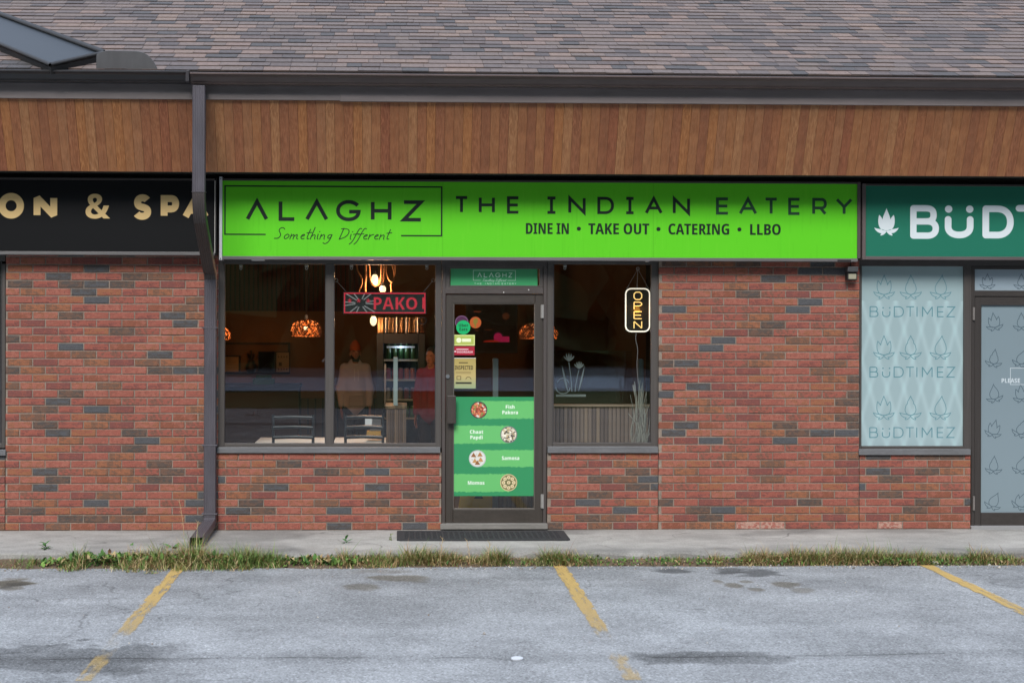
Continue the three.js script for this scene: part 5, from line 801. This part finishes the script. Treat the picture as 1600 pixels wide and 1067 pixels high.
// ---------------------------------------------------------------- weeds along the kerb
{
  const blade = new THREE.BufferGeometry(), P = [], N = 4; for (let i = 0; i < N; i++) { const a = i / N, b = (i + 1) / N, wa = 0.5 * (1 - a * a), wb = 0.5 * (1 - b * b), ca = a * a * 0.5, cb = b * b * 0.5, A = [-wa, a, ca], B = [wa, a, ca], C = [wb, b, cb], D = [-wb, b, cb]; P.push(...A, ...B, ...C); if (wb > 0.01) P.push(...A, ...C, ...D); }
  blade.setAttribute('position', new THREE.Float32BufferAttribute(P, 3)); blade.computeVertexNormals();
  const items = [], hOf = (x) => { const px = atXpx(x); return px < 30 ? 0.25 : px < 120 ? 0.6 : px < 340 ? 1.15 : px < 480 ? 0.8 : px < 600 ? 0.7 : px < 790 ? 0.8 : px < 850 ? 0.4 : px < 960 ? 0.85 : 0.66; };
  function atXpx(x) { return 620 + x * 187; }
  let tries = 0;
  while (items.length < 26000 && tries++ < 400000) {
    const x = rr(-4.2, 6.0), d = fbm(x * 2.6, 3, 3, 901) * 0.65 + fbm(x * 9, 7, 2, 911) * 0.35, px = atXpx(x), h = hOf(x) * (0.25 + 1.05 * sm(0.2, 0.7, d));
    if (rnd() > sm(0.28, 0.52, d) * (px < 25 ? 0.2 : px > 790 && px < 850 ? 0.5 : 1)) continue;
    const spread = px < 400 && px > 100 ? 0.26 : px < 620 ? 0.17 : 0.12, z = KZ + 0.02 + Math.abs(rnd() + rnd() - 0.7) * spread, front = (z - KZ) / spread;
    items.push([x, z, h * rr(0.5, 1.2) * (1 - 0.5 * front) * 0.19 + 0.018, rr(0, 6.28), px, d]);
  }
  for (const [tx, ty] of [[193, 889], [236, 896], [205, 894]]) { const p = atY(tx, ty, GY); for (let i = 0; i < 60; i++) items.push([p.x + rr(-0.05, 0.05), p.z + rr(-0.025, 0.025), rr(0.015, 0.04), rr(0, 6.28), tx, 0.4]); }
  for (let i = 0; i < 500; i++) { const x = rr(-2.9, -1.2); items.push([x, KZ + rr(0.2, 0.42) * Math.pow(rnd(), 1.5), rr(0.01, 0.04), rr(0, 6.28), atXpx(x), 0.4]); }
  const im = new THREE.InstancedMesh(blade, std({ color: 0xffffff, roughness: 0.8, side: THREE.DoubleSide }), items.length), M = new THREE.Matrix4(), q = new THREE.Quaternion(), e = new THREE.Euler(), c = new THREE.Color();
  items.forEach(([x, z, h, a, px, d], i) => {
    e.set(rr(-0.1, 0.75), a, rr(-0.3, 0.3), 'YXZ'); q.setFromEuler(e); const w = rr(0.003, 0.0065); M.compose(new THREE.Vector3(x, GY - 0.005, z), q, new THREE.Vector3(w, h * (rnd() < 0.03 ? 1.5 : 1), h)); im.setMatrixAt(i, M);
    const dry = fbm(x * 1.7, 21, 3, 921) + (px > 640 && px < 900 ? 0.42 : px < 480 ? 0.02 : 0.12) + (z > KZ + 0.1 ? 0.12 : 0), k = rnd();
    if (k < dry * 0.75 - 0.08) c.set(pick([0xb09c70, 0x9c8856, 0xbca980, 0xa07c58])); else if (k > 0.93) c.set(pick([0x7a4a38, 0x6a4a30])); else c.set(pick([0x5f7d34, 0x4f6e2e, 0x6f8a40, 0x7f9450, 0x5a7638]));
    im.setColorAt(i, c);
  });
  im.name = 'grass'; im.castShadow = im.receiveShadow = true; im.userData.kind = 'stuff'; im.userData.label = 'ragged strip of green and dry grass growing along the kerb'; im.userData.category = 'grass'; scene.add(im);
  const lf = leafGeo(1, 0.3, 0.7, true), n2 = 3600, im2 = new THREE.InstancedMesh(lf, std({ color: 0xffffff, roughness: 0.8, side: THREE.DoubleSide }), n2);
  for (let i = 0; i < n2; i++) {
    let x, d; do { x = rr(-4.2, 6); d = fbm(x * 1.9 + 31, 3, 3, 991); } while (rnd() > sm(0.3, 0.6, d) * (x < -0.1 ? 1 : 0.5));
    const s2 = rr(0.018, 0.05) * (x < -0.3 ? 1.3 : 0.8); e.set(rr(-1.2, 0.3), rr(0, 6.28), rr(-0.3, 0.3), 'YXZ'); q.setFromEuler(e); M.compose(new THREE.Vector3(x, GY + rr(0, 0.07) * hOf(x), KZ + rr(0.02, 0.17)), q, new THREE.Vector3(s2, s2, s2)); im2.setMatrixAt(i, M);
    im2.setColorAt(i, c.set(rnd() < 0.3 ? pick([0x9a845a, 0x84644a, 0xa8946c]) : pick([0x587a34, 0x456c2e, 0x6c8c3e, 0x3c5c2a])));
  }
  im2.name = 'ground_cover'; im2.userData.kind = 'stuff'; im2.userData.label = 'low broad-leaved weeds and dead leaves among the kerb grass'; im2.userData.category = 'ground cover'; im2.castShadow = im2.receiveShadow = true; scene.add(im2);
  // soil and litter caught in the joint
  const soil = []; for (let i = 0; i < 200; i++) { const x0 = -4.4 + i * 0.0535, x1 = x0 + 0.0535, f = (x) => 0.14 + 0.12 * fbm(x * 3, 4, 3, 941) * (atXpx(x) < 620 ? 1.3 : 0.6), k = (x) => GY + 0.012 + 0.03 * fbm(x * 6, 8, 3, 951); for (const [a, b, c2, d] of [[KZ - 0.03, 0, KZ + 0.06, 0], [KZ + 0.06, 0, null, 0]]) { const za = a, zb0 = c2 ?? KZ + f(x0), zb1 = c2 ?? KZ + f(x1), ya = (x) => c2 ? GY + 0.05 : k(x), yb = (x) => c2 ? k(x) : GY - 0.004; soil.push(x0, ya(x0), za, x0, yb(x0), zb0, x1, yb(x1), zb1, x0, ya(x0), za, x1, yb(x1), zb1, x1, ya(x1), za); } }
  const so = obj('soil', [flat(soil)], std({ color: lin(0x5a4c3c), roughness: 1 })); so.userData.kind = 'stuff';
  const st = new THREE.IcosahedronGeometry(1, 0), si = new THREE.InstancedMesh(st, std({ color: 0xffffff, roughness: 0.9 }), 900);
  for (let i = 0; i < 900; i++) { const x = rr(-4.2, 6), s = rr(0.003, 0.008) * (rnd() < 0.05 ? 2 : 1); e.set(rnd() * 6, rnd() * 6, rnd() * 6); q.setFromEuler(e); M.compose(new THREE.Vector3(x, GY + s * 0.3, KZ + rr(0.1, 0.3) + (rnd() < 0.06 ? rr(0, 3) : 0)), q, new THREE.Vector3(s, s * 0.6, s)); si.setMatrixAt(i, M); si.setColorAt(i, c.set(pick([0x8a8680, 0xa8a49c, 0x6a6660, 0xb8b0a4, 0x7a6a58]))); }
  si.name = 'gravel'; si.userData.kind = 'stuff'; si.castShadow = si.receiveShadow = true; scene.add(si);
}
function leafGeo(L, w, bend, lobes) { // one leaf along +z from the origin, a folded strip with a toothed edge
  const n = 9, pos = [], row = (i) => { const s = i / n, ww = w * Math.sin(Math.PI * Math.pow(s, 0.8)) * (lobes ? 1 - 0.45 * (i % 2) : 1) + 0.001; return [[-ww, L * s * bend * (1 - s * 0.6) + ww * 0.3, L * s], [0, L * s * bend * (1 - s * 0.6), L * s * 1.02], [ww, L * s * bend * (1 - s * 0.6) + ww * 0.3, L * s]]; };
  for (let i = 0; i < n; i++) { const a = row(i), b = row(i + 1); for (const k of [0, 1]) pos.push(...a[k], ...b[k], ...b[k + 1], ...a[k], ...b[k + 1], ...a[k + 1]); } return flat(pos);
}
function weed(label, px, py, n, size, tall, lobes, hex) {
  const p = atY(px, py, GY), t = thing('weed', label, 'weed', [p.x, GY, p.z]), lm = [0, 1, 2].map((i) => phy({ color: lin(hex).multiplyScalar(0.8 + 0.25 * i), roughness: 0.7, transmission: 0.25, thickness: 0 }));
  if (tall) obj('stem', [tube([[0, 0, 0], [0.01, tall * 0.5, 0.01], [0.0, tall, 0]], 0.003, 8, 5)], lm[0], t);
  for (let i = 0; i < n; i++) { const g = leafGeo(size * rr(0.7, 1.2), size * rr(0.16, 0.24), rr(0.35, 0.9), lobes).rotateX(tall ? -rr(0, 0.5) : 0).rotateY(i * 2.4 + rr(-0.3, 0.3)); obj('leaf', [g.translate(0, tall ? tall * (0.1 + 0.9 * i / n) : 0.012, 0)], pick(lm), t); }
}
weed('leafy upright weed near the left end of the grass strip', 70, 876, 16, 0.07, 0.15, true, 0x3a6a26);
weed('low leafy weed in the thick grass before the left brick wall', 124, 874, 9, 0.1, 0, true, 0x5a8434);
weed('broad-leaved weed growing left of the downspout foot', 200, 872, 11, 0.11, 0.06, true, 0x4a7a2c);
weed('big broad-leaved weed right beside the downspout foot', 272, 874, 10, 0.12, 0.07, false, 0x3c6a34);
weed('small green weed standing between the downspout and the door mat', 540, 866, 9, 0.06, 0.14, false, 0x3e7034);
weed('small leafy weed poking up at the left corner of the door mat', 610, 862, 7, 0.045, 0.16, true, 0x6a7a30);
weed('low bright green weed in the dry grass in front of the door mat', 728, 878, 12, 0.055, 0.02, true, 0x42702c);
{ // dry stalks
  const m = std({ color: lin(0xb39b74), roughness: 0.9 });
  const stalk = (label, px, py, h, lean) => { const p = atY(px, py, -0.02), t = thing('dry_stalk', label, 'dry weed', [p.x, GY, p.z]); obj('stem', [tube([[0, 0, 0], [lean * 0.3, h * 0.5, 0], [lean, h, 0]], 0.0022, 10, 5)], m, t); for (let i = 0; i < 5; i++) { const y = h * (0.45 + i * 0.12), x = lean * Math.pow(y / h, 1.6); obj('twig', [tube([[x, y, 0], [x + (i % 2 ? 0.02 : -0.02), y + 0.03, 0.005]], 0.0013, 3, 4)], m, t); } };
  stalk('tall thin dry stalk against the brick left of the downspout', 288, 840, 0.42, -0.05); stalk('thin dry stalk at the right of the leftmost parking line end', 304, 842, 0.24, 0.03); stalk('dry stalk in front of the middle of the door mat', 688, 870, 0.24, 0.02); stalk('dry stalk in front of the mat, below the door handle', 735, 870, 0.22, -0.03); stalk('dry stalk with reddish head in front of the mat, below the door hinge side', 762, 870, 0.2, 0.02);
}
{ const p = atY(808, 1031, GY), s = new THREE.Shape(); s.absellipse(0, 0, 0.034, 0.024, 0, 6.283); const o = obj('paper_scrap', [new THREE.ExtrudeGeometry(s, { depth: 0.006, bevelSize: 0.004, bevelThickness: 0.003, bevelSegments: 2, curveSegments: 20 }).rotateX(-Math.PI / 2 + 0.12).rotateY(0.3)], std({ color: lin(0xb2b6bc), roughness: 0.7 })); o.position.set(p.x, GY + 0.005, p.z); tag(o, 'flat white scrap lying on the asphalt below the door', 'litter'); }
{ for (const [px, py, label] of [[1386, 881, 'crumpled white paper scrap at the foot of the grass, left of the right parking line'], [1462, 882, 'white paper scrap in the grass edge at the top of the right parking line'], [776, 873, 'pale crumpled scrap in the dry grass, right of the bright green weed']]) { const p = atY(px, py, GY), g = new THREE.IcosahedronGeometry(0.026, 2), a = g.attributes.position; for (let i = 0; i < a.count; i++) { const k = 0.65 + 0.7 * vn(a.getX(i) * 60 + px, a.getY(i) * 60 + a.getZ(i) * 50, 5); a.setXYZ(i, a.getX(i) * k * 1.4, a.getY(i) * k * 0.7, a.getZ(i) * k); } g.computeVertexNormals(); const o = obj('paper_scrap', [g], std({ color: lin(0xcac6bf), roughness: 0.9 })); o.position.set(p.x, GY + 0.014, p.z); tag(o, label, 'litter'); } }
{ // woods across the road, mirrored in the windows; sides added to block low sky
  const leaf = new THREE.BufferGeometry(); leaf.setAttribute('position', new THREE.Float32BufferAttribute([-0.5, 0, 0, 0.5, 0.1, 0.1, 0, 0.9, 0, 0.5, 0.1, 0.1, 0.7, 0.8, 0.3, 0, 0.9, 0], 3)); leaf.computeVertexNormals();
  const n = 24000, im = new THREE.InstancedMesh(leaf, std({ color: 0xffffff, roughness: 0.9, side: THREE.DoubleSide }), n), M = new THREE.Matrix4(), q = new THREE.Quaternion(), e = new THREE.Euler(), c = new THREE.Color();
  for (let i = 0; i < n; i++) { const ph = rr(-1.35, 1.35), wx = ph * 40, top = 20 + 7 * fbm(wx * 0.12, 2, 3, 971), y = top * Math.pow(rnd(), 0.85), rad = 43 + rr(0, 6) - 3 * fbm(wx * 0.3, y * 0.3, 2, 981), x = rad * Math.sin(ph); e.set(rnd() * 6, rnd() * 6, rnd() * 6); q.setFromEuler(e); M.compose(new THREE.Vector3(x, y, rad * Math.cos(ph)), q, new THREE.Vector3(1, 1, 1).multiplyScalar(rr(1.5, 3.0))); im.setMatrixAt(i, M); im.setColorAt(i, c.set(pick([0x3a4a28, 0x44562c, 0x324024, 0x505c36]))); }
  im.name = 'woodland'; im.userData.kind = 'stuff'; im.castShadow = im.receiveShadow = true; scene.add(im);
}

renderer.render(scene, camera);
